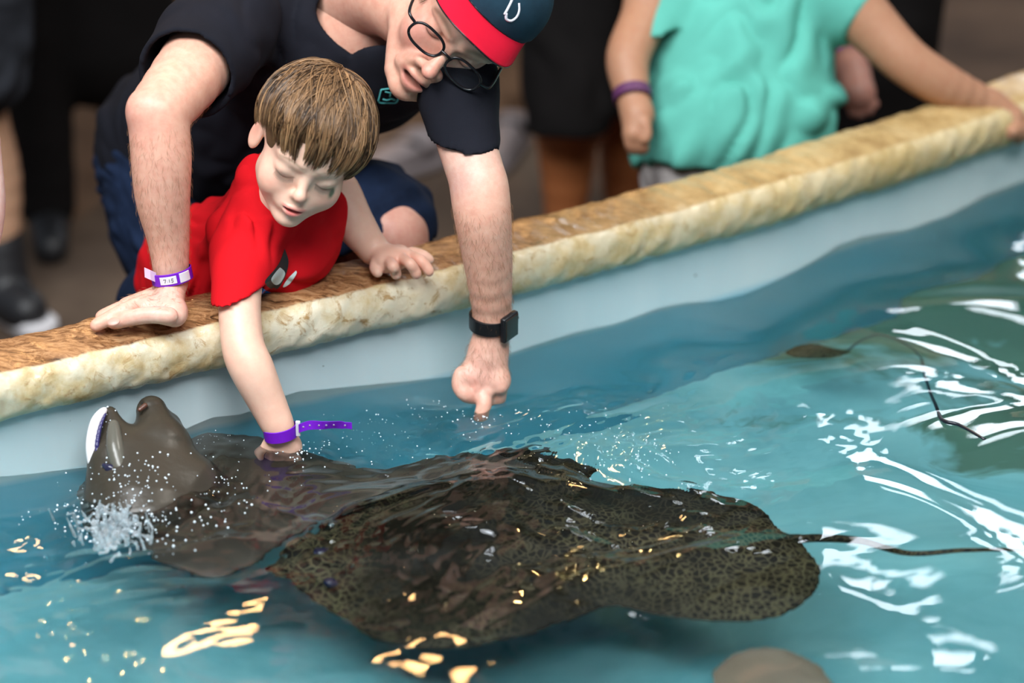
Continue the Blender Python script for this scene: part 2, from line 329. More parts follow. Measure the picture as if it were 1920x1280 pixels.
active = sum(gauss(*WZ(px, py, 0)[:2], r) for px, py, r in [(200, 980, .11), (1180, 850, .12), (560, 880, .12), (900, 790, .06), (800, 930, .10), (1000, 1000, .12), (400, 950, .12)]); active = np.clip(active, 0, 1.1)
wl = np.interp(X.ravel(), wx, wz); k_ = np.exp(-Tt.ravel()/.16)
hgt = (big*.0030+mid*.0012*(.38/(1+np.exp((P2[:, 0]-.26)/.04))+.10+active)+fin*.00034*(.10+1.6*active))*(1-.75*k_)+wl*k_
for px, py, r, a in [(430, 880, .05, .012), (560, 905, .05, .006), (860, 905, .06, .010), (1000, 930, .05, .006), (230, 960, .05, .010), (820, 850, .05, -.008), (650, 835, .06, -.008)]:
    p = WZ(px, py, 0); hgt += a*gauss(p[0], p[1], r)
rip = WZ(525, 835, .01); rd = np.sqrt((P2[:, 0]-rip[0])**2+(P2[:, 1]-rip[1])**2); hgt += .0016*np.sin(rd/.0035)*np.exp(-rd/.022)
rip = WZ(903, 778, .0); rd = np.sqrt((P2[:, 0]-rip[0])**2+(P2[:, 1]-rip[1])**2); hgt += .0016*np.sin(rd/.003)*np.exp(-rd/.02)
Pw = np.stack([X.ravel(), Y.ravel(), hgt], 1); nt_ = len(tg); i = (np.arange(nx-1)[:, None]*nt_+np.arange(nt_-1)[None, :]).ravel()
mw = bpy.data.materials.new('water'); mw.use_nodes = True; nt = mw.node_tree; nt.nodes.clear()
out = nt.nodes.new('ShaderNodeOutputMaterial'); rf = nt.nodes.new('ShaderNodeBsdfRefraction'); rf.inputs['Color'].default_value = (1, 1, 1, 1); rf.inputs['IOR'].default_value = 1.33; rf.inputs['Roughness'].default_value = 0
gl = nt.nodes.new('ShaderNodeBsdfGlossy'); gl.inputs['Color'].default_value = (1, 1, 1, 1); gl.inputs['Roughness'].default_value = .02
fr_ = nt.nodes.new('ShaderNodeFresnel'); fr_.inputs[0].default_value = 1.33; mx = nt.nodes.new('ShaderNodeMixShader'); nt.links.new(fr_.outputs[0], mx.inputs[0]); nt.links.new(rf.outputs[0], mx.inputs[1]); nt.links.new(gl.outputs[0], mx.inputs[2])
nt.links.new(mx.outputs[0], out.inputs[0]); va_ = nt.nodes.new('ShaderNodeVolumeAbsorption'); va_.inputs['Color'].default_value = (0, .70, .78, 1); va_.inputs['Density'].default_value = 1.35; nt.links.new(va_.outputs[0], out.inputs['Volume'])
water = mesh_np('water', Pw, np.stack([i+1, i+1+nt_, i+nt_, i], 1), mw)
tag(water, 'clear rippling teal water filling the touch pool', 'water', None, 'stuff')
print('water normal z', water.data.polygons[1000].normal.z)
def water_z(x, y):
    ix = int(round((x-xg[0])/(xg[1]-xg[0]))); t = wall_y(x)+.003-y; it = int(np.argmin(abs(tg-t))); return hgt[np.clip(ix, 0, nx-1)*nt_+it]

# ------------------------------------------------------------------ people helpers
def blobs(P, base, bl):
    c = np.tile(np.array(base, float), (len(P), 1))
    for cen, r, colr, s in bl:
        r = np.asarray(r, float)*np.ones(3); w = np.exp(-(((P-cen)/r)**2).sum(1))*s; c = c*(1-w[:, None])+np.array(colr)*w[:, None]
    return c
class Head:
    def __init__(s, R, o, sc): s.R = np.array(R); s.o = np.asarray(o, float); s.sc = sc
    def w(s, p): return (np.asarray(p, float)*s.sc)@s.R.T+s.o
    def loc(s, P): return ((P-s.o)@s.R)/s.sc
def add_head(S, h, kid=False):
    E = lambda c, r, Rl=None, k=.01, op='+': S.ell(h.w(c), np.array(r)*np.ones(3)*h.sc, h.R if Rl is None else h.R@Rl, k*h.sc, op)
    Cn = lambda a, b, ra, rb=None, k=.01, op='+': S.cone(h.w(a), h.w(b), ra*h.sc, (ra if rb is None else rb)*h.sc, k*h.sc, op)
    def rx(a): c, s_ = math.cos(a), math.sin(a); return np.array([[1, 0, 0], [0, c, -s_], [0, s_, c]])
    def rz(a): c, s_ = math.cos(a), math.sin(a); return np.array([[c, -s_, 0], [s_, c, 0], [0, 0, 1]])
    def ry(a): c, s_ = math.cos(a), math.sin(a); return np.array([[c, 0, s_], [0, 1, 0], [-s_, 0, c]])
    if kid:
        E((0, -.012, .032), (.068, .084, .074)); E((0, .022, -.018), (.056, .052, .060), k=.02)
        E((0, .052, .028), (.050, .030, .036), k=.02)
        for x in (-1, 1):
            E((x*.033, .044, -.032), (.024, .026, .026), k=.022)
            Cn((x*.040, .008, -.042), (x*.012, .048, -.074), .017, .014, k=.022)
            E((x*.029, .086, .001), (.013, .0088, .006), k=.010, op='-')
            E((x*.0285, .0625, .0005), (.0155, .0142, .0118), k=.007)
            Cn((x*.014, .076, .018), (x*.040, .066, .019), .004, .003, k=.014)
            E((x*.0078, .077, -.0295), (.0046, .0060, .0044), k=.005)
            E((x*.073, -.006, -.006), (.006, .014, .024), rz(x*.45)@rx(-.15), k=.006)
            E((x*.079, -.002, -.004), (.004, .009, .015), rz(x*.45)@rx(-.15), k=.004, op='-')
        Cn((0, .072, .006), (0, .086, -.022), .0055, .0075, k=.010); E((0, .0885, -.0250), (.0078, .0078, .0068), k=.007)
        E((0, .066, -.050), (.024, .016, .018), k=.014)
        # smiling lips
        up = [(-.023, .066, -.0468), (-.010, .0795, -.0500), (0, .0820, -.0490), (.010, .0795, -.0500), (.023, .066, -.0468)]
        lo = [(-.019, .068, -.0490), (-.009, .0770, -.0570), (0, .0790, -.0590), (.009, .0770, -.0570), (.019, .068, -.0490)]
        S.chain([h.w(p) for p in up], [x*h.sc for x in (.0015, .0030, .0030, .0030, .0015)], k=.003); S.chain([h.w(p) for p in lo], [x*h.sc for x in (.0015, .0034, .0042, .0034, .0015)], k=.003)
        E((0, .083, -.0532), (.015, .010, .0028), k=.002, op='-')
        E((0, .062, -.079), (.017, .014, .012), k=.012)
        Cn((0, -.02, -.04), (0, -.035, -.12), .040, .040, k=.02)
    else:
        E((0, -.010, .035), (.077, .096, .080)); E((0, .030, -.030), (.060, .056, .080), k=.02); E((0, .058, .035), (.055, .036, .036), k=.02)
        for x in (-1, 1):
            E((x*.040, .052, -.034), (.024, .026, .026), k=.02)
            Cn((x*.060, -.002, -.058), (x*.022, .062, -.100), .022, .016, k=.02)
            Cn((x*.056, -.002, -.02), (x*.060, -.002, -.06), .022, .02, k=.02)
            E((x*.031, .096, -.003), (.018, .016, .012), k=.012, op='-')
            E((x*.031, .072, -.003), (.015, .014, .0125), k=.003)
            Cn((x*.012, .090, .014), (x*.050, .072, .018), .008, .006, k=.012)
            E((x*.0115, .100, -.041), (.0068, .0090, .0065), k=.005)
            Cn((x*.018, .094, -.045), (x*.031, .076, -.078), .006, .004, k=.012)
            E((x*.080, -.010, -.008), (.008, .017, .031), rz(x*.45)@rx(-.2), k=.008)
            E((x*.086, -.006, -.004), (.005, .010, .019), rz(x*.45)@rx(-.2), k=.004, op='-')
        Cn((0, .086, .006), (0, .110, -.032), .007, .0095, k=.010); E((0, .1145, -.037), (.0108, .0110, .0098), k=.006)
        E((0, .080, -.070), (.030, .018, .022), k=.016)
        up = [(-.027, .082, -.070), (-.012, .0965, -.0650), (0, .0990, -.0655), (.012, .0965, -.0650), (.027, .082, -.070)]
        lo = [(-.025, .082, -.072), (-.012, .0925, -.0820), (0, .0950, -.0840), (.012, .0925, -.0820), (.025, .082, -.072)]
        S.chain([h.w(p) for p in up], [x*h.sc for x in (.002, .004, .0042, .004, .002)], k=.004); S.chain([h.w(p) for p in lo], [x*h.sc for x in (.002, .0045, .0055, .0045, .002)], k=.004)
        E((0, .097, -.0740), (.019, .016, .0062), k=.003, op='-')
        E((0, .078, -.105), (.022, .018, .016), k=.014)
def head_cols(h, base, kid):
    lip = (.66, .09, .10) if kid else (.50, .17, .14)
    rosy = tuple(np.array(base)*np.array([1.0, .68, .66])); dk = (.03, .012, .01)
    def c(P):
        q = h.loc(P); bl = []
        for x in (-1, 1):
            if kid: bl += [((x*.040, .064, -.030), (.018, .02, .016), rosy, .55), ((x*.078, -.01, 0), (.012, .02, .03), rosy, .6)]
            else: bl += [((x*.045, .07, -.030), (.030, .03, .034), (.72, .30, .24), .7), ((x*.08, -.01, 0), (.012, .02, .03), rosy, .7)]
        if kid:
            bl += [((0, .092, -.027), (.010, .008, .008), rosy, .5)]
            for x in (-1, 1):
                for t_ in np.linspace(0, 1, 9): bl.append(((x*(.012+.032*t_), .074-.012*t_*t_, .0165+.005*math.sin(t_*2.6)), (.0042, .02, .0017), (.25, .15, .09), .5))
                for t_ in np.linspace(0, 1, 11): bl.append(((x*(.0165+.025*t_), .074, -.0055-.0045*math.sin(t_*3.14)), (.0020, .012, .0009), (.10, .05, .035), .75))
            for t_ in np.linspace(-1, 1, 13):
                bl.append(((t_*.0160, .080-.010*t_*t_, -.0490+.001*abs(t_)), (.0026, .012, .0018*(1.2-.6*t_*t_)), lip, .75)); bl.append(((t_*.0150, .077-.008*t_*t_, -.0580+.0078*t_*t_), (.0030, .012, .0028*(1.2-.6*t_*t_)), lip, .85))
            for t_ in np.linspace(-1, 1, 9): bl.append(((t_*.010, .077, -.0530+.001*t_*t_), (.0025, .007, .0013), (.10, .02, .02), .9))
        else:
            bl += [((0, .116, -.038), (.016, .012, .014), (.66, .20, .16), .75)]
            for x in (-1, 1):
                for t_ in np.linspace(0, 1, 9): bl.append(((x*(.014+.038*t_), .088-.014*t_*t_, .0175+.005*math.sin(t_*2.6)), (.005, .02, .0035), (.16, .09, .05), .6))
                for t_ in np.linspace(0, 1, 11): bl.append(((x*(.018+.027*t_), .085, -.009-.004*math.sin(t_*3.14)), (.0025, .012, .0014), (.06, .03, .02), .85))
                for t_ in np.linspace(0, 1, 6): bl.append(((x*(.02+.006*t_), .092-.01*t_, -.050-.024*t_), (.0025, .01, .006), (.50, .24, .17), .4))
            for t_ in np.linspace(-1, 1, 13):
                bl.append(((t_*.024, .098-.014*t_*t_, -.0655-.003*abs(t_)), (.004, .014, .0036), lip, .7)); bl.append(((t_*.022, .095-.012*t_*t_, -.0835+.010*t_*t_), (.0042, .014, .0048), lip, .75))
                bl.append(((t_*.018, .092, -.0735), (.004, .009, .0030), (.04, .01, .01), .95))
                bl.append(((t_*.030, .095-.012*t_*t_, -.0545-.006*t_*t_), (.007, .02, .006), (.36, .20, .13), .28))
            bl += [((0, .075, -.10), (.05, .05, .03), (.45, .25, .18), .22)]
        return blobs(q, base, bl)
    return c
def finger(S, pts, r, k=.004, taper=.82): pts = [np.asarray(p, float) for p in pts]; S.chain(pts, [r*(1-(1-taper)*i/(len(pts)-1)) for i in range(len(pts))], k=k)
def strands(name, roots, m, parent, r0, cols=None, sides=3, kind=None):
    """roots: (n, k, 3) polylines -> thin tapered tubes in one mesh"""
    n, k, _ = roots.shape; T = np.gradient(roots, axis=1); T /= np.linalg.norm(T, axis=2)[..., None]+1e-9
    up = np.array([.31, .22, .92]); x = np.cross(T, up); x /= np.linalg.norm(x, axis=2)[..., None]+1e-9; y = np.cross(T, x)
    t = np.linspace(0, 1, k); r = (r0 if np.ndim(r0) else np.full(n, r0))[:, None]*np.sqrt(np.clip(1-t**3, .02, 1))[None]*np.minimum(1, .35+3*t)[None]
    a = np.arange(sides)/sides*2*np.pi
    v = roots[:, :, None, :]+r[:, :, None, None]*(np.cos(a)[None, None, :, None]*x[:, :, None]+np.sin(a)[None, None, :, None]*y[:, :, None])
    idx = np.arange(n*k*sides).reshape(n, k, sides); A = idx[:, :-1, :]; Bq = idx[:, 1:, :]
    q = np.stack([A, np.roll(A, -1, 2), np.roll(Bq, -1, 2), Bq], -1).reshape(-1, 4)
    col = None if cols is None else np.repeat(cols, k*sides, 0)
    return mesh_np(name, v.reshape(-1, 3), q, m, parent, col, True, kind)
def attr_mat(name, rough=.4, **kw):
    m = mat(name, rough=rough, **kw); a = N(m, 'ShaderNodeVertexColor', layer_name='Col'); L(m, a.outputs[0], B(m).inputs['Base Color']); return m
M_hair = attr_mat('hair', .38); B(M_hair).inputs['Anisotropic'].default_value = .5
def folds(seed, amp, lmin, lmax, bias=(1, 1, 1), calm=()):
    a = Noise(seed, 14, lmin, lmax, 3, bias); b = Noise(seed+1, 8, lmax, lmax*2.5)
    def fn(P):
        w = np.ones(len(P))
        for c, r in calm: w = np.minimum(w, np.clip((np.linalg.norm(P-c, axis=1)-r*.6)/(r*.6), 0, 1))
        return -amp*(np.abs(a(P+.02*b(P)[:, None]))*1.0-.7)*w
    return fn
def band(name, c, axis, r1, r2, u, w_, m, parent, a0=0, a1=2*math.pi, th_=.0012, n=48):
    """strip of width w_ round a limb: ellipse radii r1 (along u) and r2"""
    axis = nrm(axis); u = nrm(u-axis*np.dot(u, axis)); vv = np.cross(axis, u); closed = abs(a1-a0-2*math.pi) < 1e-3
    v = []; A = np.linspace(a0, a1, n, endpoint=not closed)
    for a in A:
        for rr, zz in ((0, -.5), (th_, -.46), (th_, .46), (0, .5)):
            v.append(c+u*math.cos(a)*(r1+rr)+vv*math.sin(a)*(r2+rr)+axis*zz*w_)
    fc = []
    for i in range(n if closed else n-1):
        j = (i+1) % n
        for k in range(4): fc.append((i*4+k, j*4+k, j*4+(k+1) % 4, i*4+(k+1) % 4))
    if not closed: fc += [(0, 1, 2, 3), ((n-1)*4+3, (n-1)*4+2, (n-1)*4+1, (n-1)*4)]
    return mesh_py(name, v, fc, m, parent, smooth=False)
M_purple = mat('purple_vinyl', (.16, .008, .50), .4); M_white = mat('white_vinyl', (.70, .68, .74), .45); M_ink = mat('dark_ink', (.02, .02, .03), .5)

# ------------------------------------------------------------------ boy
skinB = (.84, .54, .41)
RB = [[-.923, .049, .382], [-.122, -.978, -.169], [.365, -.203, .909]]; u_, s_, vt_ = np.linalg.svd(np.array(RB)); RB = u_@vt_
hb = Head(RB, W(575.6, 279.5, 3.33), .93)
boy = empty('person', (W(360, 560, 3.6)[0], W(360, 560, 3.6)[1], -.5)); tag(boy, 'young boy in a red t-shirt leaning over the ledge with one arm in the water', 'person')
S = SDF(); add_head(S, hb, True)
Hd = S.build(.0016)
bsh = W(470, 445, 3.44); bel = W(455, 645, 3.345); bwr = W(524, 803, 3.355); bha = W(530, 850, 3.375)
S = SDF(.012); S.chain([bsh, W(450, 545, 3.375), bel, W(474, 695, 3.34), W(502, 756, 3.35), bwr], [.031, .0272, .0262, .0268, .0225, .0192], k=.012)
S.ell(W(530, 838, 3.37), (.026, .018, .026), k=.012)
for dx, dy, dz in ((-24, 60, .01), (-8, 78, 0), (10, 80, 0), (26, 72, .01)):
    finger(S, [W(530+dx*.6, 850, 3.375), W(530+dx, 850+dy*.6, 3.39), W(534+dx*1.2, 850+dy, 3.40+dz)], .0068)
finger(S, [W(505, 830, 3.37), W(488, 860, 3.375), W(484, 885, 3.38)], .0072)
A1 = S.build(.002)
G = lambda px, py, z: WZ(px, py, z)
S = SDF(.012); S.chain([W(585, 400, 3.50), W(628, 352, 3.52), W(662, 415, 3.52), W(702, 470, 3.525)], [.034, .0275, .0265, .0185], k=.012)
pw = W(702, 470, 3.525); S.cone(pw, G(735, 487, .176), .018, .0165, k=.01); S.cone(G(718, 492, .176), G(756, 482, .178), .0125, .0125, k=.012); S.cone(G(722, 488, .175), G(750, 478, .175), .0145, k=.01)
for p in ([(766, 477, .18), (786, 487, .181), (799, 500, .172), (805, 510, .165)], [(752, 483, .181), (768, 494, .182), (777, 506, .172), (781, 515, .165)], [(730, 491, .18), (737, 500, .18), (741, 508, .17), (743, 516, .164)], [(705, 492, .175), (703, 503, .170), (709, 512, .166)], [(770, 472, .176), (792, 478, .174), (806, 488, .167)]):
    finger(S, [G(*q) for q in p], .0066)
A2 = S.build(.0018)
S = SDF(.02); S.chain([W(340, 500, 3.62), W(345, 700, 3.62), W(350, 720, 3.64)], [.05, .04, .035]); 
lb = [V(hipx, 0, 0) for hipx in (0, 1)]
hip = W(358, 525, 3.74)
S = SDF(.015)
for sx in (-.05, .05):
    a = hip+V(sx, .02, -.05); kn = V(a[0], a[1]+.02, -.22); an = V(a[0], a[1]+.05, -.44); S.chain([a, kn, an], [.05, .037, .026]); S.cone(an+V(0, 0, -.035), an+V(.01, -.10, -.045), .024, .018)
Lg = S.build(.006)
S = SDF(.02); S.chain([W(535, 385, 3.46), W(512, 445, 3.50), W(430, 492, 3.57), W(372, 510, 3.67), hip+V(0, .03, -.05)], [.032, .055, .058, .055, .06]); S.cone(bsh, W(585, 400, 3.50), .030, .030); Lt = S.build(.005)
v, q = merge([Hd, A1, A2, Lg, Lt]); hc = head_cols(hb, skinB, True)
col = hc(v); rosy = np.array(skinB)*[1, .72, .68]
for cen, r, s in [(bel+V(0, -.02, 0), .02, .35), (G(745, 490, .18), .035, .35), (G(790, 507, .17), .03, .4), (W(512, 780, 3.35), .03, .15)]:
    w_ = np.exp(-((v-cen)**2).sum(1)/r**2)*s; col = col*(1-w_[:, None])+rosy*w_[:, None]
# leaf-green face-paint smear on the cheek
fp = hb.w((-.043, .062, -.016)); w_ = np.clip(1.6*np.exp(-((((v-fp)@hb.R)/np.array([.0032, .02, .0065]))**2).sum(1)), 0, 1)*.85; col = col*(1-w_[:, None])+np.array([.02, .12, .06])*w_[:, None]
mesh_np('body', v, q, M_boy, boy, col)
# shirt
S = SDF(.03)
ch = W(512, 452, 3.50); S.cone(ch, W(425, 490, 3.57), .078, .082, k=.04); S.cone(W(430, 492, 3.57), W(372, 500, 3.66), .080, .076, k=.04)
S.cone(W(372, 500, 3.66), W(355, 540, 3.68), .076, .070, k=.04)
S.cone(W(520, 385, 3.44), W(512, 440, 3.48), .052, .075, k=.04)
S.cone(bsh, W(585, 410, 3.50), .046, .042, k=.03)
S.cone(W(585, 405, 3.5), W(608, 388, 3.515), .041, .039, k=.02)
hn = nrm(V(.30, -.1, -1))
S.cone(bsh, W(458, 500, 3.405), .047, .043, k=.022); S.tcone(W(460, 480, 3.41), W(449, 546, 3.377), .044, .0375, hn, k=.012)
S.tcone(W(450, 538, 3.380), W(447, 575, 3.37), .0320, .0320, k=.001, op='-')
S.cone(W(500, 345, 3.47), W(520, 385, 3.47), .040, .052, k=.03)
# cuff seam fold and creases
for p in ([(412, 505), (440, 498), (475, 503), (490, 512)],):
    pass
S.cone(W(488, 338, 3.415), W(498, 400, 3.425), .034, .05, k=.02)
fb = folds(40, .0030, .035, .11, (1, 1, .5), [(W(448, 550, 3.38), .075), (W(615, 380, 3.51), .06)])
v, q = biggest(*S.build(.0028, fb))
ok = mesh_np('shirt', v, q, M_red, boy)
def patch(name, poly, d0, m, parent, target, off=.0012):
    """printed patch: a polygon laid on the target mesh along the view from the chest's front"""
    from mathutils.bvhtree import BVHTree
    bvh = BVHTree.FromPolygons([tuple(p) for p in target[0]], [tuple(map(int, f_)) for f_ in target[1]])
    P = spline(poly+[poly[0]], 60)[:-1]; cx, cy = P.mean(0); vs = []; rings = 7
    for k in range(rings+1):
        for p in P: vs.append((cx+(p[0]-cx)*k/rings, cy+(p[1]-cy)*k/rings))
    out_ = []
    for px, py in vs:
        d = Vector(ray(px, py)); hit = bvh.ray_cast(Vector(C), d.normalized())
        if hit[0] is None: out_.append(np.array(W(px, py, d0)))
        else: out_.append(np.array(hit[0])-nrm(np.array(d))*off)
    n = len(P); fc = [(k*n+i, k*n+(i+1) % n, (k+1)*n+(i+1) % n, (k+1)*n+i) for k in range(rings) for i in range(n)]
    return mesh_py(name, out_, fc, m, parent)
T = (v, q); M_pb = mat('black_print', (.012, .02, .022), .6); M_pw = mat('white_print', (.75, .85, .84), .5); M_pl = mat('blue_print', (.03, .25, .80), .5)
patch('shirt_print', [(534, 466), (541, 490), (536, 515), (524, 538), (512, 543), (500, 535), (498, 525), (515, 505), (525, 490)], 3.4, M_pb, boy, T)
patch('shirt_print', [(525, 501), (533, 508), (534, 516), (526, 530), (518, 534), (511, 530), (509, 522), (517, 510)], 3.4, M_pw, boy, T, .0022)
patch('shirt_print', [(555, 507), (556, 513), (545, 530), (534, 538), (531, 536), (540, 522)], 3.4, M_pw, boy, T, .0018)
patch('shirt_print', [(490, 538), (500, 545), (517, 553), (508, 558), (494, 558), (488, 556)], 3.4, M_pl, boy, T, .0018)
# boy's shorts
S = SDF(.03); S.chain([W(358, 540, 3.68), hip+V(0, .03, -.06)], [.072, .082])
for sx in (-.05, .05): a = hip+V(sx, .02, -.05); S.cone(a, V(a[0], a[1]+.02, -.2), .066, .062)
v, q = S.build(.005); mesh_np('shorts', v, q, M_navy, boy)
# hair: an under-layer on the scalp, strands combed from the whorl
S = SDF(.01); E_ = lambda c, r, op='+', k=.01: S.ell(hb.w(c), np.array(r)*hb.sc, hb.R, k, op)
E_((0, -.016, .040), (.0735, .0850, .0725)); E_((0, .010, .036), (.069, .070, .065)); E_((0, .085, -.018), (.090, .055, .056), '-', .006)
for x in (-1, 1): E_((x*.080, .006, -.010), (.022, .022, .040), '-', .006)
E_((0, .02, -.10), (.1, .09, .085), '-', .01)
v, q = S.build(.0025); nn_ = Noise(3, 20, .01, .05)(v); c0 = np.array([.12, .066, .030])*(1+.15*nn_[:, None]); 
mesh_np('hair', v, q, M_hair, boy, c0)
ns = 9000; r_ = np.random.default_rng(11); nc = 260
ec = np.array([0, -.011, .0375]); er = np.array([.0765, .0885, .0765])
ca = r_.uniform(-np.pi, np.pi, nc); cte = r_.normal(0, .075, nc); ctone = r_.normal(0, .20, nc); csw = r_.normal(0, .07, nc); clay = r_.uniform(0, 1, nc)
ci = r_.integers(0, nc, ns); az0 = ca[ci]+r_.normal(0, .045, ns); layer = np.clip(clay[ci]+r_.normal(0, .2, ns), 0, 1)
def hairpt(az, th):
    pole = nrm(V(-.12, -.42, 1)); e1 = nrm(V(0, 1, 0)-pole*pole[1]); e2 = np.cross(pole, e1)
    return (np.cos(th)[:, None]*pole+np.sin(th)[:, None]*(np.cos(az)[:, None]*e1+np.sin(az)[:, None]*e2))
def th_end(az): return np.interp((az+np.pi) % (2*np.pi)-np.pi, [-3.14, -2.6, -2.0, -1.6, -1.25, -.9, -.5, 0, .5, .9, 1.25, 1.6, 2.0, 2.6, 3.14], [1.62, 1.68, 1.80, 1.88, 1.92, 1.96, 2.02, 2.06, 2.06, 2.02, 2.02, 2.04, 1.95, 1.72, 1.62])
nb = 34; bz = np.sort(r_.uniform(-np.pi, np.pi, nb)); bt = r_.normal(0, .085, nb); bi = np.abs((ca[:, None]-bz[None]+np.pi) % (2*np.pi)-np.pi).argmin(1); ca2 = ca+.55*(((bz[bi]-ca+np.pi) % (2*np.pi))-np.pi)
te = th_end(az0)+cte[ci]*.6+bt[bi][ci]-.35*np.abs((ca-bz[bi]+np.pi) % (2*np.pi)-np.pi)[ci]+.05+r_.normal(0, .03, ns)
short = r_.uniform(0, 1, ns) < .45*(1-layer)+.25
tend = np.where(short, te*r_.uniform(.45, .95, ns), te); t0 = np.maximum(tend-r_.uniform(.8, 1.4, ns), r_.uniform(.02, .30, ns)); K = 10
pj = r_.normal(0, .9, ns); pts = np.zeros((ns, K, 3)); lift = .0005+layer*.0065+r_.normal(0, .0008, ns); wv = r_.uniform(0, 6.28, nc)[ci]
for k in range(K):
    s_ = k/(K-1); thk = t0+(tend-t0)*s_; g = np.clip(thk/te, 0, 1)
    azk = az0+(ca2[ci]-az0)*(.80*g**2.5)+pj*(1-g)**3+csw[ci]*g**1.5+.22*g**1.5*np.cos(az0*.5)+.03*np.sin(thk*5+wv)
    d = hairpt(azk, thk); rad = 1+(lift/.08)*(1+.6*np.sin(s_*3.1))+.035*np.clip(thk-1.7, 0, 1); pts[:, k] = ec+d*er*rad[:, None]
az = az0
pw_ = hb.w(pts.reshape(-1, 3)).reshape(ns, K, 3)
tone = np.clip(r_.normal(.40, .26, ns)+ctone[ci]+.15*(layer-.5), 0, 1)[:, None]
cols = np.array([.030, .014, .006])*(1-tone)+np.array([.42, .235, .11])*tone
strands('hair_strands', pw_, M_hair, boy, r_.uniform(.00045, .0009, ns), cols, 3, 'stuff')
# eyelashes
LS = []
for x in (-1, 1):
    for t_ in np.linspace(0, 1, 26):
        a = V(x*(.0165+.025*t_), .0745-.006*t_*t_, -.0055-.0045*math.sin(t_*3.14)); LS.append([hb.w(a), hb.w(a+V(x*.002*(t_-.2), .0040, -.0032)), hb.w(a+V(x*.005*(t_-.2), .0070, -.0058))])
strands('eyelashes', np.array(LS), mat('lash', (.02, .012, .01), .5), boy, .00030, None, 3, 'stuff')
# wristband on the boy's wet wrist
arm = nrm(bwr-W(502, 756, 3.35)); bc = W(526, 809, 3.356)
band('wristband', bc, nrm(V(0.08, 0, -1)+arm*.3), .0213, .0213, V(1, 0, 0), .016, M_purple, boy)
box('snap', W(559, 803, 3.340), (.006, .005, .021), M_white, boy, bev=.001)
ctr = spline([W(560, 803, 3.336), W(580, 797, 3.33), (W(605, 797, 3.325)), W(632, 796, 3.325), W(660, 798, 3.325)], 24); v = []
for i_, p in enumerate(ctr):
    hw = .0058 if i_ < 20 else .0045; upv = V(.05*math.sin(i_*.5), .25*math.sin(i_*.3), 1); upv = nrm(upv)
    v += [p-upv*hw+V(0, -.0006, 0), p+upv*hw+V(0, -.0006, 0), p+upv*hw+V(0, .0006, 0), p-upv*hw+V(0, .0006, 0)]
fc = [(i_*4+k, (i_+1)*4+k, (i_+1)*4+(k+1) % 4, i_*4+(k+1) % 4) for i_ in range(23) for k in range(4)]+[(0, 1, 2, 3), (95, 94, 93, 92)]
tail = mesh_py('band_tail', v, fc, M_purple, boy, smooth=False)
M_hole = mat('strap_hole', (.35, .30, .45), .4)
for i_, k in enumerate((3, 6, 10, 13, 16, 20)):
    p = ctr[k]+V(0, -.001, 0); b = SDF().ell(p, (.0016, .0005, .0016)).build(.0006); mesh_np('hole', b[0], b[1], M_hole, tail)

# ------------------------------------------------------------------ man
skinM = (.78, .45, .33)
RM = [[-.705, -.194, .683], [.002, -.963, -.271], [.71, -.19, .679]]; u_, s_, vt_ = np.linalg.svd(np.array(RM)); RM = u_@vt_
hm = Head(RM, W(872, 32, 3.42), .965)
man = empty('person', (W(330, 600, 4.0)[0], W(330, 600, 4.0)[1], -.5)); tag(man, 'man in a dark t-shirt and navy cap bending over the boy over the water', 'person')
S = SDF(); add_head(S, hm); S.chain([hm.w((0, -.02, -.05)), W(735, -15, 3.50), W(672, 0, 3.58)], [.060, .060, .066], k=.03); Hd = S.build(.0022)
mrs = W(430, 35, 3.50); mre = W(296, 212, 3.30); mrw = W(322, 528, 3.375)
S = SDF(.018); S.chain([mrs, W(365, 125, 3.39), mre], [.055, .048, .039], k=.02); S.chain([mre, W(302, 290, 3.31), W(305, 370, 3.33), W(316, 450, 3.355), mrw], [.037, .0375, .034, .0260, .0205], k=.015)
S.ell(W(264, 205, 3.285), (.012, .014, .016), k=.02)
S.cone(mrw, G(318, 570, .182), .0205, .0175, k=.006); S.cone(G(328, 582, .178), G(268, 572, .180), .0165, .0135, k=.010); S.cone(G(328, 592, .175), G(280, 584, .177), .0145, .013, k=.010); S.cone(G(318, 566, .180), G(290, 558, .178), .0155, .0125, k=.010)
for p, r in (([(272, 566, .186), (236, 580, .184), (205, 596, .176), (180, 610, .170)], .0098), ([(282, 556, .186), (245, 570, .182), (212, 584, .176), (190, 594, .170)], .0098), ([(292, 550, .184), (262, 560, .178), (232, 570, .172)], .009), ([(318, 592, .184), (285, 590, .184), (250, 595, .180), (214, 604, .172)], .0112)):
    finger(S, [G(*x) for x in p], r, k=.0028)
A1 = S.build(.0022)
mls = W(845, 110, 3.44); mle = W(898, 345, 3.40); mlw = W(924, 604, 3.485)
S = SDF(.018); S.chain([mls, W(868, 240, 3.41), mle], [.044, .0390, .0362], k=.02); S.chain([mle, W(905, 405, 3.405), W(916, 500, 3.44), mlw], [.0370, .0365, .0310, .0238], k=.015)
hd = 3.50
S.cone(mlw, W(916, 655, hd), .0225, .024, k=.014); S.cone(W(918, 650, hd), W(886, 704, hd), .020, .020, k=.015); S.cone(W(918, 655, hd), W(930, 712, hd), .020, .019, k=.015)
S.cone(W(882, 708, hd), W(932, 714, hd), .0150, .0150, k=.012)
for x, y in ((870, 714), (893, 728), (915, 734), (938, 726)): S.ell(W(x, y, hd-.008), (.0100,)*3, k=.004)
finger(S, [W(893, 728, hd), W(908, 752, hd-.01), W(903, 778, hd-.01), W(901, 796, hd-.005)], .0095, .005)   # pointing
for x, y, dx in ((915, 734, 4), (936, 726, 2)): finger(S, [W(x, y, hd), W(x+dx-4, y+24, hd+.012), W(x-14, y+16, hd+.035), W(x-16, y-2, hd+.040)], .009, .005)
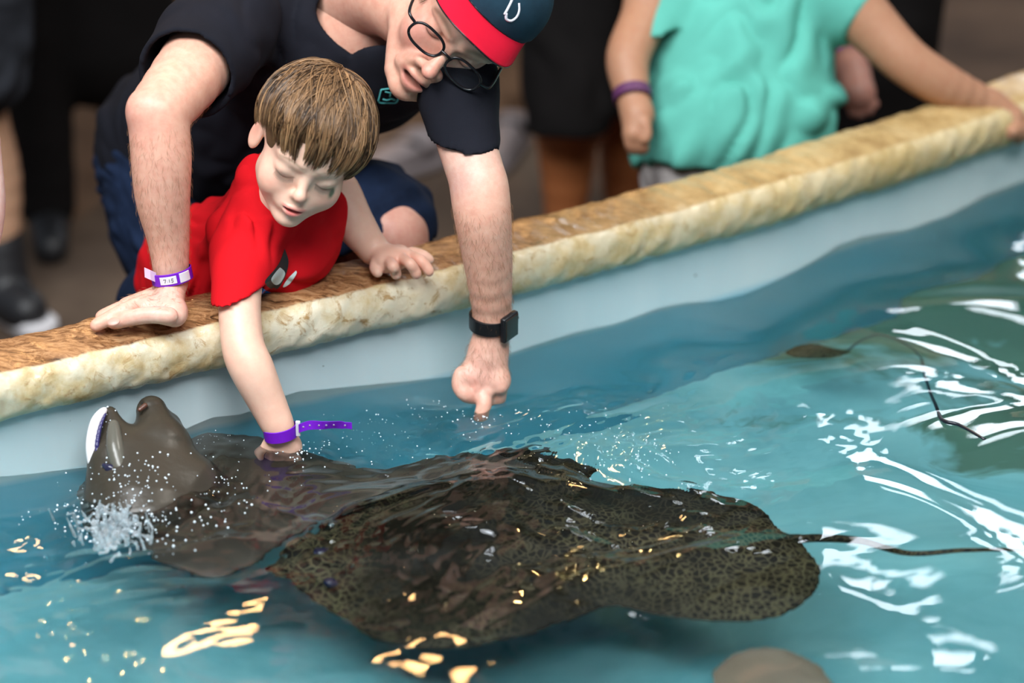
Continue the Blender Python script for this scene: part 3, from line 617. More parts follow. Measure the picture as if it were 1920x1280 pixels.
finger(S, [W(866, 700, hd-.01), W(862, 722, hd-.01), W(874, 740, hd-.012), W(892, 744, hd+.0)], .0098, .005)
A2 = S.build(.0022)
S = SDF(.02)
# legs (bare below the shorts)
hipR = W(335, 310, 3.98); hipL = W(455, 330, 3.95)
kneeL = W(705, 425, 3.74); rk = V(hipR[0]+.03, hipR[1]-.10, -.05)
S.chain([kneeL, W(735, 470, 3.70), V(kneeL[0]-.02, kneeL[1]+.02, -.12), V(kneeL[0]-.08, kneeL[1]+.18, -.42)], [.060, .052, .050, .036], k=.02); S.cone(V(kneeL[0]-.08, kneeL[1]+.18, -.46), V(kneeL[0]-.05, kneeL[1]+.02, -.475), .034, .024)
S.cone(W(600, 500, 3.80), W(690, 500, 3.78), .032, .036)
fr2 = V(hipR[0]-.02, hipR[1]+.02, -.42); S.chain([rk, fr2], [.055, .038]); S.cone(fr2+V(0, 0, -.04), fr2+V(.03, -.15, -.055), .034, .024)
Lg = S.build(.005)
S = SDF(.02); S.chain([W(690, 20, 3.56), W(640, 90, 3.64), W(470, 190, 3.86), W(345, 280, 3.99)], [.055, .09, .10, .09]); S.cone(mrs, W(560, 90, 3.66), .040, .050); S.cone(W(560, 90, 3.66), W(760, 110, 3.60), .05, .040); S.cone(W(760, 110, 3.60), mls, .038, .038); S.cone(W(345, 290, 3.99), hipL, .09, .08); S.cone(hipL, kneeL, .075, .055); S.cone(hipR, rk, .08, .055); Lt = S.build(.007)
v, q = merge([Hd, A1, A2, Lg, Lt]); hcM = head_cols(hm, skinM, False); lim = np.linalg.norm(hm.loc(v), axis=1) < .2
col = np.tile(np.array(skinM), (len(v), 1)); col[lim] = hcM(v[lim]); rosyM = np.array([.70, .33, .26]); pale = np.array([.80, .58, .50])
for cen, r, cc_, s in [(mre+V(-.02, -.02, 0), .035, rosyM, .6), (W(310, 330, 3.3), .07, rosyM, .25), (G(290, 575, .19), .05, pale, .6), (W(900, 700, hd-.02), .045, pale, .45), (W(895, 722, hd-.02), .02, rosyM, .5), (W(880, 300, 3.37), .05, pale, .55), (W(858, 345, 3.37), .02, (.45, .24, .24), .35), (W(690, 30, 3.52), .05, rosyM, .4), (W(720, 470, 3.65), .12, (.62, .33, .28), .6)]:
    w_ = np.exp(-((v-cen)**2).sum(1)/r**2)*s; col = col*(1-w_[:, None])+np.array(cc_)*w_[:, None]
mesh_np('body', v, q, M_man, man, col)
# nails
M_nail = mat('nail', (.62, .34, .27), .4)
tn = nrm(G(208, 604, .176)-G(245, 596, .181)); Rn = np.stack([tn, nrm(np.cross(V(0, -.5, .86), tn)), nrm(np.cross(tn, np.cross(V(0, -.5, .86), tn)))], 1)
b = SDF().ell(G(214, 602, .1815)+V(0, -.0035, .001), (.0085, .0065, .0022), Rn).build(.0007); mesh_np('thumbnail', b[0], b[1], M_nail, man)
# forearm hair
def arm_hair(v, q, axis_pts, n, seed, ln):
    r = np.random.default_rng(seed); tri = q[r.integers(0, len(q), n*4)]; p = v[tri].mean(1); nn = np.cross(v[tri[:, 1]]-v[tri[:, 0]], v[tri[:, 2]]-v[tri[:, 0]]); nn /= np.linalg.norm(nn, axis=1)[:, None]+1e-12
    a, b = axis_pts; d = nrm(b-a); t = ((p-a)@d)/np.linalg.norm(b-a); vis = (nn@(-CF) > -.2) & (t > 0) & (t < 1.05); p = p[vis][:n]; nn = nn[vis][:n]
    tl = d+r.normal(0, .35, (len(p), 3)); tl -= nn*(tl*nn).sum(1)[:, None]; tl /= np.linalg.norm(tl, axis=1)[:, None]; l = r.uniform(.5, 1, len(p))[:, None]*ln
    return np.stack([p, p+tl*l*.5+nn*l*.22, p+tl*l+nn*l*.25], 1)
hh = np.concatenate([arm_hair(*A1, (W(290, 230, 3.3), mrw), 1300, 1, .012), arm_hair(*A2, (W(900, 380, 3.4), W(915, 680, hd)), 1300, 2, .012)])
strands('arm_hair', hh, mat('arm_hair', (.30, .15, .07), .5), man, .00014, None, 3, 'stuff')
# t-shirt
S = SDF(.05)
S.cone(W(640, 90, 3.66), W(470, 190, 3.86), .135, .140, k=.06); S.cone(W(470, 190, 3.86), W(335, 275, 4.00), .140, .130, k=.06)
S.cone(W(470, 60, 3.62), W(800, 95, 3.56), .080, .070, k=.05); S.cone(W(560, 20, 3.7), W(700, 60, 3.62), .12, .10, k=.06)
S.cone(mrs, W(395, 85, 3.44), .072, .066, k=.03); S.cone(mls, W(860, 180, 3.43), .062, .048, k=.02)
an_ = nrm(W(345, 150, 3.36)-mrs)
S.tcone(W(385, 95, 3.43), W(348, 141, 3.37), .070, .0655, nrm(an_+V(.1, 0, .08)), k=.02); S.tcone(W(356, 130, 3.38), W(330, 165, 3.34), .0585, .056, k=.001, op='-')
S.tcone(W(860, 185, 3.42), W(872, 264, 3.41), .052, .0475, V(-.10, 0, -1), k=.02); S.tcone(W(871, 255, 3.41), W(876, 310, 3.41), .0425, .0420, k=.001, op='-')
S.cone(W(735, -15, 3.48), W(690, 20, 3.54), .068, .070, k=.01, op='-')
fm = folds(60, .0038, .05, .16, (1, 1, .6), [(W(872, 255, 3.41), .095), (W(348, 141, 3.37), .11)]); v, q = S.build(.0045, fm); mesh_np('shirt', v, q, M_black, man); TM = (v, q)
# small turquoise chest badge
M_tq = mat('turquoise_print', (.10, .50, .50), .5)
from mathutils.bvhtree import BVHTree
bvM = BVHTree.FromPolygons([tuple(p) for p in v], [tuple(map(int, f_)) for f_ in q])
def onshirt(px, py, off=.002):
    d = Vector(ray(px, py)).normalized(); h_ = bvM.ray_cast(Vector(C), d); return (np.array(h_[0]) if h_[0] else W(px, py, 3.5))-np.array(d)*off
vs, fs = [], []
def stroke(pp, r=.0011):
    t_, f_ = tube(np.array([onshirt(*p) for p in pp]), r, 5); n0 = len(vs); vs.extend(t_); fs.extend([tuple(i+n0 for i in g) for g in f_])
for pp in ([(715, 168), (712, 180), (711, 192), (730, 193), (743, 192), (748, 180), (752, 169), (735, 166), (715, 168)], [(722, 172), (732, 174), (742, 172)], [(732, 174), (731, 182)], [(718, 186), (726, 188), (734, 185), (741, 188)]): stroke(spline(pp, 30) if len(pp) > 4 else pp)
mesh_py('chest_print', vs, fs, M_tq, man)
# shorts
S = SDF(.05); S.cone(W(330, 300, 4.02), W(430, 320, 3.98), .128, .12, k=.05)
S.chain([hipR, W(335, 420, 3.98), rk+V(0, 0, .02)], [.115, .105, .085]); S.chain([W(455, 350, 3.95), W(590, 385, 3.86), kneeL], [.115, .098, .080]); S.cone(kneeL, W(700, 450, 3.72), .078, .070)
S.plane(W(720, 462, 3.7), nrm(V(.05, -.2, -1)), W(720, 500, 3.7), .10)
v, q = S.build(.0055, folds(64, .004, .04, .12)); mesh_np('shorts', v, q, M_navy, man)
# glasses
M_frame = mat('black_frame', (.008, .008, .01), .2); M_lens = mat('lens', (.05, .05, .06), .03, Alpha=.07)
gls = empty('glasses', hm.w((0, .1, 0))); gls.parent = man; gls.matrix_parent_inverse = Matrix.Translation(-Vector(man.location)); 
GO = V(0, .011, -.009)
for x in (-1, 1):
    a = np.linspace(0, 2*np.pi, 40, endpoint=False); ex = .027; ez = .0175
    px_ = np.sign(np.cos(a))*np.abs(np.cos(a))**.75*ex; pz_ = np.sign(np.sin(a))*np.abs(np.sin(a))**.8*ez
    ring = [hm.w(V(x*(.0345)+u, .094-.10*abs((x*.0345+u))**1.6, w)+GO) for u, w in zip(px_, pz_)]
    rr = spline(ring+[ring[0]], 80); v, fc = tube(rr, .0021*hm.sc*np.ones(80), 7, False); o = mesh_py('frame_rim', v, fc, M_frame, gls)
    c_ = np.mean(ring, 0); v = [c_]+ring; fc = [(0, i+1, (i+1) % 40+1) for i in range(40)]; mesh_py('lens', v, fc, M_lens, gls)
    v, fc = tube(spline([hm.w(V(x*.0615, .088, .004)+GO), hm.w(V(x*.076, .080, .006)+GO), hm.w(V(x*.080, .03, .008)+GO), hm.w(V(x*.082, -.015, .008)+GO)], 24), .0021, 8); mesh_py('temple_arm', v, fc, M_frame, gls)
v, fc = tube(spline([hm.w(V(-.009, .0945, .004)+GO), hm.w(V(0, .098, .0065)+GO), hm.w(V(.009, .0945, .004)+GO)], 12), .0019, 7); mesh_py('bridge', v, fc, M_frame, gls)
# cap
M_cap = cloth('navy_cap_cloth', (.012, .035, .055), .2, 30); M_brim = cloth('red_brim_cloth', (.62, .006, .03), .08, 10)
cap = empty('cap', hm.w((0, 0, .06))); cap.parent = man; cap.matrix_parent_inverse = Matrix.Translation(-Vector(man.location))
v = []; fc = []; nu, nv = 64, 20
for j in range(nv+1):
    ph = j/nv*math.pi/2
    for i_ in range(nu):
        a = 2*math.pi*i_/nu; z = .056+.070*math.sin(ph)**.9; rx_, ry_ = .082*math.cos(ph)**.7, .100*math.cos(ph)**.7; gr = 1-.012*(abs(math.sin(a*3)) < .12)
        v.append(hm.w((math.sin(a)*rx_*gr, -.006+math.cos(a)*ry_*gr, z-.010*math.cos(a)*-1*(1-j/nv))))
fc = [(j*nu+i_, j*nu+(i_+1) % nu, (j+1)*nu+(i_+1) % nu, (j+1)*nu+i_) for j in range(nv) for i_ in range(nu)]
o = mesh_py('crown', v, fc, M_cap, cap); md = o.modifiers.new('thick', 'SOLIDIFY'); md.thickness = .002
b = SDF().ell(hm.w((0, -.006, .127)), .007).build(.001); mesh_np('button', b[0], b[1], M_cap, cap)
v = []; nu, nv = 40, 14
def brimpt(s, t):   # s -1..1 across, t 0..1 outwards
    a = s*1.05; base = V(math.sin(a)*.082, -.006+math.cos(a)*.100, .066); outw = .066*(1-abs(s)**3.0)**.5
    p = base+V(s*.006*t, outw*t, -.004*t); p[2] -= .030*(s*s)*(.35+.65*t)-.004; return p
for j in range(nv+1):
    for i_ in range(nu+1): v.append(hm.w(brimpt(-1+2*i_/nu, j/nv)))
fc = [(j*(nu+1)+i_, j*(nu+1)+i_+1, (j+1)*(nu+1)+i_+1, (j+1)*(nu+1)+i_) for j in range(nv) for i_ in range(nu)]
o = mesh_py('brim', v, fc, M_brim, cap); md = o.modifiers.new('thick', 'SOLIDIFY'); md.thickness = .0025; md.offset = 0
v, fc = tube([hm.w(brimpt(-1+2*i_/40, 0)+V(0, .001, .002)) for i_ in range(41)], .0012, 6); mesh_py('piping', v, fc, M_frame, cap)
v, fc = tube([hm.w(brimpt(-1+2*i_/40, 1)) for i_ in range(41)], .0014, 6); mesh_py('brim_edge', v, fc, M_frame, cap)
# white script mark on the crown front
def crownpt(a, z): ph = math.asin(min(1, max(0, (z-.056)/.070))**(1/.9)); return hm.w((math.sin(a)*.0835*math.cos(ph)**.7, -.006+math.cos(a)*.1015*math.cos(ph)**.7, z+.010*math.cos(a)*(1-ph/1.57)))
mk = [(-.26, .106), (-.34, .100), (-.37, .092), (-.33, .084), (-.24, .082), (-.17, .088)]
v, fc = tube([crownpt(a, z) for a, z in spline(mk, 26)], .0022, 6); mesh_py('emblem', v, fc, M_white, cap)
mk = [(.30, .084), (.12, .112), (-.02, .118), (-.10, .104), (-.16, .085)]
v, fc = tube([crownpt(a, z) for a, z in spline(mk, 26)], .0022, 6); mesh_py('emblem', v, fc, M_white, cap)
# short hair below the cap
ns = 1500; r_ = np.random.default_rng(5); a = r_.uniform(.95, 5.33, ns); z = r_.uniform(.0, .062, ns); p0 = np.stack([np.sin(a)*.0775, -.010+np.cos(a)*.096, z], 1)
d = np.stack([np.sin(a)*.2, np.cos(a)*.1-.3, -np.ones(ns)], 1); LSt = np.stack([p0+d*t_ for t_ in (0, .007, .014)], 1); tone = r_.uniform(0, 1, ns)[:, None]
strands('hair_strands', hm.w(LSt.reshape(-1, 3)).reshape(ns, 3, 3), M_hair, man, .0005, np.array([.06, .035, .02])*(1-tone)+np.array([.25, .15, .08])*tone, 3, 'stuff')
# watch
axw = nrm(mlw-W(916, 500, 3.44)); M_rub = mat('black_rubber', (.006, .007, .009), .35); M_scr = mat('watch_glass', (.03, .018, .012), .06)
wt = empty('watch', mlw); wt.parent = man; wt.matrix_parent_inverse = Matrix.Translation(-Vector(man.location)); wt['label'] = 'black watch with a rubber strap'
wc = W(921, 600, 3.483); axt = nrm(axw+V(-.12, 0, -.1)*.6+V(.25, 0, 0)*0)
band('strap', wc, axt, .0275, .0262, V(1, 0, 0), .021, M_rub, wt, th_=.0028)
nf = nrm(V(.80, -.58, .12)); nf = nrm(nf-axt*np.dot(nf, axt)); Rw = np.stack([np.cross(axt, nf), nf, axt], 1)
box('case', wc+nf*.0300, (.033, .009, .038), M_rub, wt, Rw, .0035); box('screen', wc+nf*.0345, (.028, .002, .033), M_scr, wt, Rw, .0009)
b = SDF().ell(wc+nf*.030+Rw[:, 0]*-.0175+axt*-.006, .0032).build(.0006); mesh_np('crown_button', b[0], b[1], M_rub, wt)
# man's wristband with handwritten time
wb = empty('wristband', mrw); wb.parent = man; wb.matrix_parent_inverse = Matrix.Translation(-Vector(man.location)); wb['label'] = 'purple paper wristband with a white label'
bc = W(322, 515, 3.368); axb = nrm(V(.16, -.1, -1)); band('strap', bc, axb, .0262, .0262, V(1, 0, 0), .0165, M_purple, wb)
def ang(px, py):   # angle on the band whose point is seen at px
    best = None; u = nrm(V(1, 0, 0)-axb*axb[0]); vv = np.cross(axb, u)
    for a_ in np.linspace(-math.pi, math.pi, 361):
        n_ = u*math.cos(a_)+vv*math.sin(a_)
        if n_@(-CF) < 0: continue
        p = bc+n_*.026; d_ = (p-C)@CF; x = 960+f*((p-C)@CR)/d_
        if best is None or abs(x-px) < best[0]: best = (abs(x-px), a_)
    return best[1]
a0, a1 = sorted((ang(302, 0), ang(331, 0))); band('label_patch', bc, axb, .0274, .0274, V(1, 0, 0), .0105, M_white, wb, a0, a1, .0006, 14)
a2, a3 = sorted((ang(336, 0), ang(353, 0))); band('label_patch', bc, axb, .0274, .0274, V(1, 0, 0), .013, M_white, wb, a2, a3, .0006, 10)
u = nrm(V(1, 0, 0)-axb*axb[0]); vv = np.cross(axb, u)
def bandpt(px, w_, off=.0283): a_ = ang(px, 0); return bc+(u*math.cos(a_)*off+vv*math.sin(a_)*off)-axb*w_
vs, fs = [], []
for pp in ([(308, .0022), (312, .0024), (310, -.0022)], [(314.5, .0005), (315, .0003)], [(314.5, -.0014), (315, -.0016)], [(318, .0022), (318.2, -.0022)], [(325, .0022), (321.5, .0022), (321.3, .0004), (324.5, .0002), (324.3, -.0018), (321, -.0022)]):
    t_, f_ = tube([bandpt(*p) for p in pp], .00035, 5); n0 = len(vs); vs.extend(t_); fs.extend([tuple(i+n0 for i in g) for g in f_])
mesh_py('handwriting', vs, fs, M_ink, wb)
tp = [W(290, 521, 3.350), W(279, 516, 3.343), W(268, 511, 3.343)]; v = []
for p in tp: v += [p+V(.002, 0, -.0065), p+V(.002, .001, .0065)+V(0, 0, 0), p+V(.002, .0022, .0065), p+V(.002, .0012, -.0065)]
fc = [(i_*4+k, (i_+1)*4+k, (i_+1)*4+(k+1) % 4, i_*4+(k+1) % 4) for i_ in range(2) for k in range(4)]+[(0, 1, 2, 3), (11, 10, 9, 8)]
mesh_py('band_tail', v, fc, mat('pink_vinyl', (.75, .55, .75), .4), wb, smooth=False)

# ------------------------------------------------------------------ people behind
def person(label, foot):
    e_ = empty('person', (foot[0], foot[1], -.5)); tag(e_, label, 'person'); return e_
skinD = (.42, .22, .13)
c_ = W(1385, 300, 4.15); mint = person('child in a mint green t-shirt reaching one arm over the ledge', c_)
S = SDF(.02); S.chain([W(1225, -30, 4.16), W(1210, 30, 4.14), W(1178, 105, 4.10), W(1183, 165, 4.08), W(1195, 215, 4.06)], [.045, .038, .034, .028, .022]); S.cone(W(1196, 220, 4.06), W(1188, 250, 4.05), .022, .018)
for k in range(4): finger(S, [W(1178+k*9, 248, 4.05+.004*k), W(1180+k*9, 268, 4.05), W(1184+k*8, 282, 4.06)], .008)
finger(S, [W(1208, 228, 4.04), W(1212, 250, 4.04), W(1208, 262, 4.04)], .009)
S.chain([W(1580, -10, 4.14), W(1640, 55, 4.14), W(1700, 115, 4.14), W(1770, 160, 4.16), W(1860, 200, 4.20)], [.050, .042, .037, .034, .024])
S.cone(W(1858, 200, 4.20), W(1895, 222, 4.2), .024, .024)
for k, (x, y) in enumerate([(1935, 228), (1930, 240), (1920, 250), (1908, 256)]): finger(S, [W(1892+k*-3, 215+k*9, 4.2), W((1892+x)/2, (218+y)/2+k*3, 4.2-.01*k), W(x, y+8, 4.2)], .0085)
finger(S, [W(1880, 225, 4.19), W(1888, 240, 4.18), W(1894, 254, 4.18)], .010)
S.chain([W(1290, 340, 4.2), V(W(1290, 340, 4.2)[0], c_[1]+.05, -.44)], [.06, .035]); S.chain([W(1460, 340, 4.25), V(W(1460, 340, 4.25)[0], c_[1]+.05, -.44)], [.06, .035])
for x in (1290, 1460): p = V(W(x, 340, 4.2)[0], c_[1]+.05, -.47); S.cone(p, p+V(.02, -.13, -.005), .03, .022)
S.chain([W(1400, -60, 4.2), W(1405, -130, 4.2)], [.05, .045]); S.ell(W(1410, -210, 4.18), (.075, .09, .105))
v, q = S.build(.004); col = np.tile(skinD, (len(v), 1)); mesh_np('body', v, q, M_dark, mint, col)
S = SDF(.03); S.cone(W(1320, 0, 4.22), W(1300, 235, 4.16), .085, .080, k=.05); S.cone(W(1455, 0, 4.22), W(1460, 200, 4.20), .100, .090, k=.05); S.cone(W(1390, 20, 4.2), W(1370, 240, 4.16), .10, .09, k=.05)
S.cone(W(1300, 235, 4.16), W(1285, 300, 4.17), .080, .078, k=.04); S.cone(W(1460, 200, 4.2), W(1420, 290, 4.2), .090, .085, k=.04)
S.cone(W(1275, -40, 4.2), W(1250, -10, 4.17), .065, .055, k=.03); S.tcone(W(1256, -20, 4.18), W(1232, 48, 4.15), .055, .050, V(.25, 0, -1), k=.015); S.cone(W(1530, -30, 4.18), W(1575, 0, 4.15), .07, .058, k=.04); S.tcone(W(1560, -8, 4.16), W(1618, 34, 4.14), .060, .053, k=.02); S.cone(W(1260, -60, 4.25), W(1540, -60, 4.22), .08, .08, k=.05)
S.plane(W(1205, 302, 4.1), nrm(-CU+CR*-.18), None, None)
v, q = S.build(.006, folds(90, .0080, .05, .15, (1, .6, .32), [(W(1232, 48, 4.15), .09), (W(1618, 34, 4.14), .10)])); v, q = biggest(v, q); mesh_np('shirt', v, q, M_mint, mint)
S = SDF(.03); S.cone(W(1300, 290, 4.19), W(1440, 290, 4.22), .078, .078)
for x in (1290, 1455): S.cone(W(x, 320, 4.2), V(W(x, 300, 4.2)[0], c_[1]+.05, -.12), .078, .068)
v, q = S.build(.007, folds(93, .004, .05, .12)); mesh_np('shorts', v, q, M_grey, mint)
b = W(1186, 128, 4.09); band('wristband', W(1186, 180, 4.07), W(1186, 180, 4.07)-W(1180, 140, 4.09), .030, .030, V(1, 0, 0), .018, mat('dark_purple_vinyl', (.10, .025, .09), .5), mint)
# adult in black shorts behind the ledge
p0 = WZ(1080, 300, -.5); e1_ = person('dark-skinned adult in long black shorts standing left of the mint t-shirt child', W(1080, 200, 5.1))
fx = W(1075, 200, 5.1); S = SDF(.02)
for x, dy in ((1068, 0), (1185, .12)):
    a = W(x, 150, 5.1)+V(0, dy, 0); b = V(a[0]-.005, a[1]+.05, -.42); S.cone(W(1068, 120, 5.1), W(1185, 120, 5.1)+V(0, .12, 0), .05); S.chain([a, (a+b)/2+V(0, .02, .02), b], [.075, .062, .040]); S.cone(b+V(0, .03, -.03), b+V(0, -.16, -.045), .038, .03)
v, q = S.build(.007); mesh_np('body', v, q, M_dark, e1_, np.tile((.30, .105, .035), (len(v), 1)))
S = SDF(.03)
for x, dy in ((1068, 0), (1165, .12)): a = W(x, -120, 5.1)+V(0, dy, 0); S.chain([a, W(x, 230, 5.1)+V(0, dy, 0)], [.11, .088])
S.plane(W(1080, 240, 5.1), V(0, 0, -1), None, None); v, q = S.build(.009, folds(95, .006, .08, .2)); mesh_np('shorts', v, q, M_brown_black, e1_)
S = SDF(.04); S.chain([W(1115, -130, 5.15), W(1115, -420, 5.1)], [.17, .19]); v, q = S.build(.012); mesh_np('shirt', v, q, M_brown_black, e1_)
# adult in dark shorts at the far left, standing with a white soled shoe
ft = WZ(40, 612, -.5); e2_ = person('adult in dark shorts with a black and white shoe at the left edge', ft)
M_shoe = mat('shoe_black', (.012, .012, .014), .5); M_sole = mat('white_rubber', (.72, .70, .72), .5)
kn = ft+V(-.055, .05, .42); S = SDF(.02); S.chain([ft+V(-.04, .05, .12), ft+V(-.05, .07, .28), kn, kn+V(0, -.02, .12)], [.036, .058, .052, .07]); v, q = S.build(.006); mesh_np('body', v, q, M_dark, e2_, np.tile((.50, .30, .19), (len(v), 1)))
S = SDF(.03); S.chain([kn+V(.0, -.02, .10), kn+V(.02, .0, .55)], [.105, .14]); S.plane(kn+V(0, 0, .00), V(0, 0, -1)); S.chain([kn+V(.02, 0, .6), kn+V(.02, 0, 1.0)], [.16, .19]); v, q = S.build(.009, folds(97, .005, .06, .15)); mesh_np('shorts', v, q, cloth('dark_grey_cloth', (.022, .024, .03), .4, 8), e2_)
S = SDF(.02); S.chain([ft+V(-.04, .06, .16), ft+V(-.03, .03, .06), ft+V(.02, -.03, .045)], [.046, .048, .040]); v, q = S.build(.005); mesh_np('shoe', v, q, M_shoe, e2_)
S = SDF(.02); S.chain([ft+V(-.04, .06, .022), ft+V(.04, -.04, .020)], [.046, .040]); S.plane(ft+V(0, 0, .034), V(0, 0, 1)); S.plane(ft+V(0, 0, .0), V(0, 0, -1)); v, q = S.build(.005); mesh_np('sole', v, q, M_sole, e2_)
# trousered bystander in the dark at the left
q0 = WZ(120, 440, -.5); e3_ = person('bystander in black trousers standing between the bending man and the left shoe', q0)
S = SDF(.03); S.chain([q0+V(-.03, 0, .07), q0+V(-.03, .0, .45), q0+V(-.03, .02, .9)], [.06, .075, .11]); S.chain([q0+V(.12, .25, .07), q0+V(.1, .2, .45), q0+V(.03, .1, .9)], [.06, .075, .11]); S.cone(q0+V(0, .05, 1.0), q0+V(0, .05, 1.4), .16, .18); S.cone(q0+V(.08, .12, .42), q0+V(.06, .1, .95), .17, .19)
v, q = S.build(.01); mesh_np('clothing', v, q, M_brown_black, e3_)
S = SDF(.02); S.cone(q0+V(-.03, 0, .035), q0+V(0, -.15, .03), .045, .035); S.cone(q0+V(.12, .25, .035), q0+V(.14, .10, .03), .045, .035); v, q = S.build(.008); mesh_np('shoe', v, q, M_shoe, e3_)
# walker in khaki trousers and grey trainers, seen under the man's arms
M_khaki = cloth('khaki_cloth', (.17, .10, .06), .2); M_tr = mat('grey_trainer', (.25, .21, .21), .6)
def trainer(fp, dirv, parent):
    d = nrm(dirv); S = SDF(.02); S.chain([fp+V(0, 0, .075)-d*.06, fp+V(0, 0, .06), fp+V(0, 0, .035)+d*.14], [.040, .038, .030]); v, q = S.build(.006); mesh_np('shoe', v, q, M_tr, parent)
    S = SDF(.02); S.chain([fp+V(0, 0, .022)-d*.06, fp+V(0, 0, .022)+d*.14], [.041, .036]); S.plane(fp+V(0, 0, .030), V(0, 0, 1)); S.plane(fp, V(0, 0, -1)); v, q = S.build(.006); mesh_np('sole', v, q, M_tr, parent)
    v, fc = tube([fp+V(-.045, 0, .05)+d*.02, fp+V(-.02, -.01, .085)+d*.03, fp+V(.03, -.01, .085)+d*.03, fp+V(.05, 0, .05)+d*.02], .008, 6); mesh_py('lace', v, fc, M_shoe, parent)
f1 = WZ(955, 285, -.5); f2 = WZ(772, 325, -.5); e4_ = person('bystander in khaki trousers and grey trainers behind the bending man', (f1+f2)/2)
trainer(f1, V(-.2, -.9, 0), e4_); trainer(f2, V(-.7, -.7, 0), e4_)
S = SDF(.03); hp = (f1+f2)/2+V(0, .05, .85); S.chain([f1+V(0, .05, .09), f1+V(.01, .03, .45), hp+V(.1, 0, 0)], [.052, .07, .10]); S.chain([f2+V(.02, .06, .09), f2+V(.06, .06, .45), hp+V(-.1, 0, 0)], [.050, .065, .10]); v, q = S.build(.009, folds(99, .005, .06, .15)); mesh_np('trousers', v, q, M_khaki, e4_)
S = SDF(.04); S.chain([hp+V(0, 0, .05), hp+V(0, 0, .45)], [.15, .18]); v, q = S.build(.012); mesh_np('shirt', v, q, M_brown_black, e4_)
# person in black behind the mint child with a purple band
c2 = W(1640, 150, 4.9); e5_ = person('person in black with a purple wristband standing behind the mint t-shirt child', c2)
S = SDF(.015); S.chain([W(1550, 30, 4.62), W(1580, 95, 4.55), W(1598, 135, 4.52)], [.045, .03, .026]); S.cone(W(1598, 135, 4.52), W(1608, 175, 4.50), .030, .032)
for x, y in ((1640, 195), (1630, 208), (1612, 215), (1598, 212)): finger(S, [W((1605*2+x)/3, 180, 4.5), W((1605+x)/2+4, 194, 4.5), W(x, y, 4.5)], .0095)
S.ell(W(1690, -420, 4.9), (.08, .1, .12)); S.cone(W(1690, -350, 4.9), W(1690, -250, 4.92), .055, .06); S.cone(W(1690, -250, 4.92), W(1600, -80, 4.75), .06, .05); S.cone(W(1600, -80, 4.75), W(1550, 30, 4.62), .05, .045)
v, q = S.build(.005); mesh_np('body', v, q, M_man, e5_, np.tile((.55, .30, .24), (len(v), 1)))
band('wristband', W(1583, 100, 4.545), W(1598, 135, 4.52)-W(1580, 95, 4.55), .034, .034, V(1, 0, 0), .022, mat('purple_band_bright', (.32, .03, .75), .4), e5_)
S = SDF(.04); b = V(c2[0], c2[1], -.45); S.chain([W(1600, -120, 4.9), W(1610, 120, 4.9), V(W(1610, 0, 4.9)[0], c2[1], -.44)], [.17, .12, .07]); S.chain([W(1640, -120, 4.9), V(W(1680, 0, 4.9)[0], c2[1]+.1, -.44)], [.15, .07]); S.cone(W(1590, -200, 4.9), W(1560, 0, 4.66), .08, .05)
v, q = S.build(.010); mesh_np('clothing', v, q, M_brown_black, e5_)
# bare-armed person at the left edge
pa = W(-42, 340, 3.32); e6_ = person('person at the left edge of whom only a bare arm shows', pa+V(-.2, 0, 0))
S = SDF(.02); S.chain([W(-60, 180, 3.34), W(-42, 300, 3.32), W(-38, 400, 3.32), W(-50, 520, 3.33), W(-70, 600, 3.34)], [.035, .030, .031, .022, .020])
S.chain([W(-60, 180, 3.34), W(-200, 60, 3.5), W(-300, 60, 3.6)], [.035, .06, .10]); S.ell(W(-330, -90, 3.5), (.075, .09, .11)); S.ell(W(-80, 640, 3.34), (.02, .03, .035))
for k in range(4): finger(S, [W(-90+k*10, 655, 3.34), W(-92+k*12, 690, 3.335)], .0085)
v, q = S.build(.005); mesh_np('body', v, q, M_man, e6_, np.tile((.78, .56, .50), (len(v), 1)))
S = SDF(.04); S.chain([W(-300, 90, 3.62), W(-330, 330, 3.8), V(W(-330, 0, 3.8)[0], W(-330, 330, 3.8)[1]+.1, -.44)], [.15, .16, .08]); v, q = S.build(.01); mesh_np('clothing', v, q, M_grey, e6_)

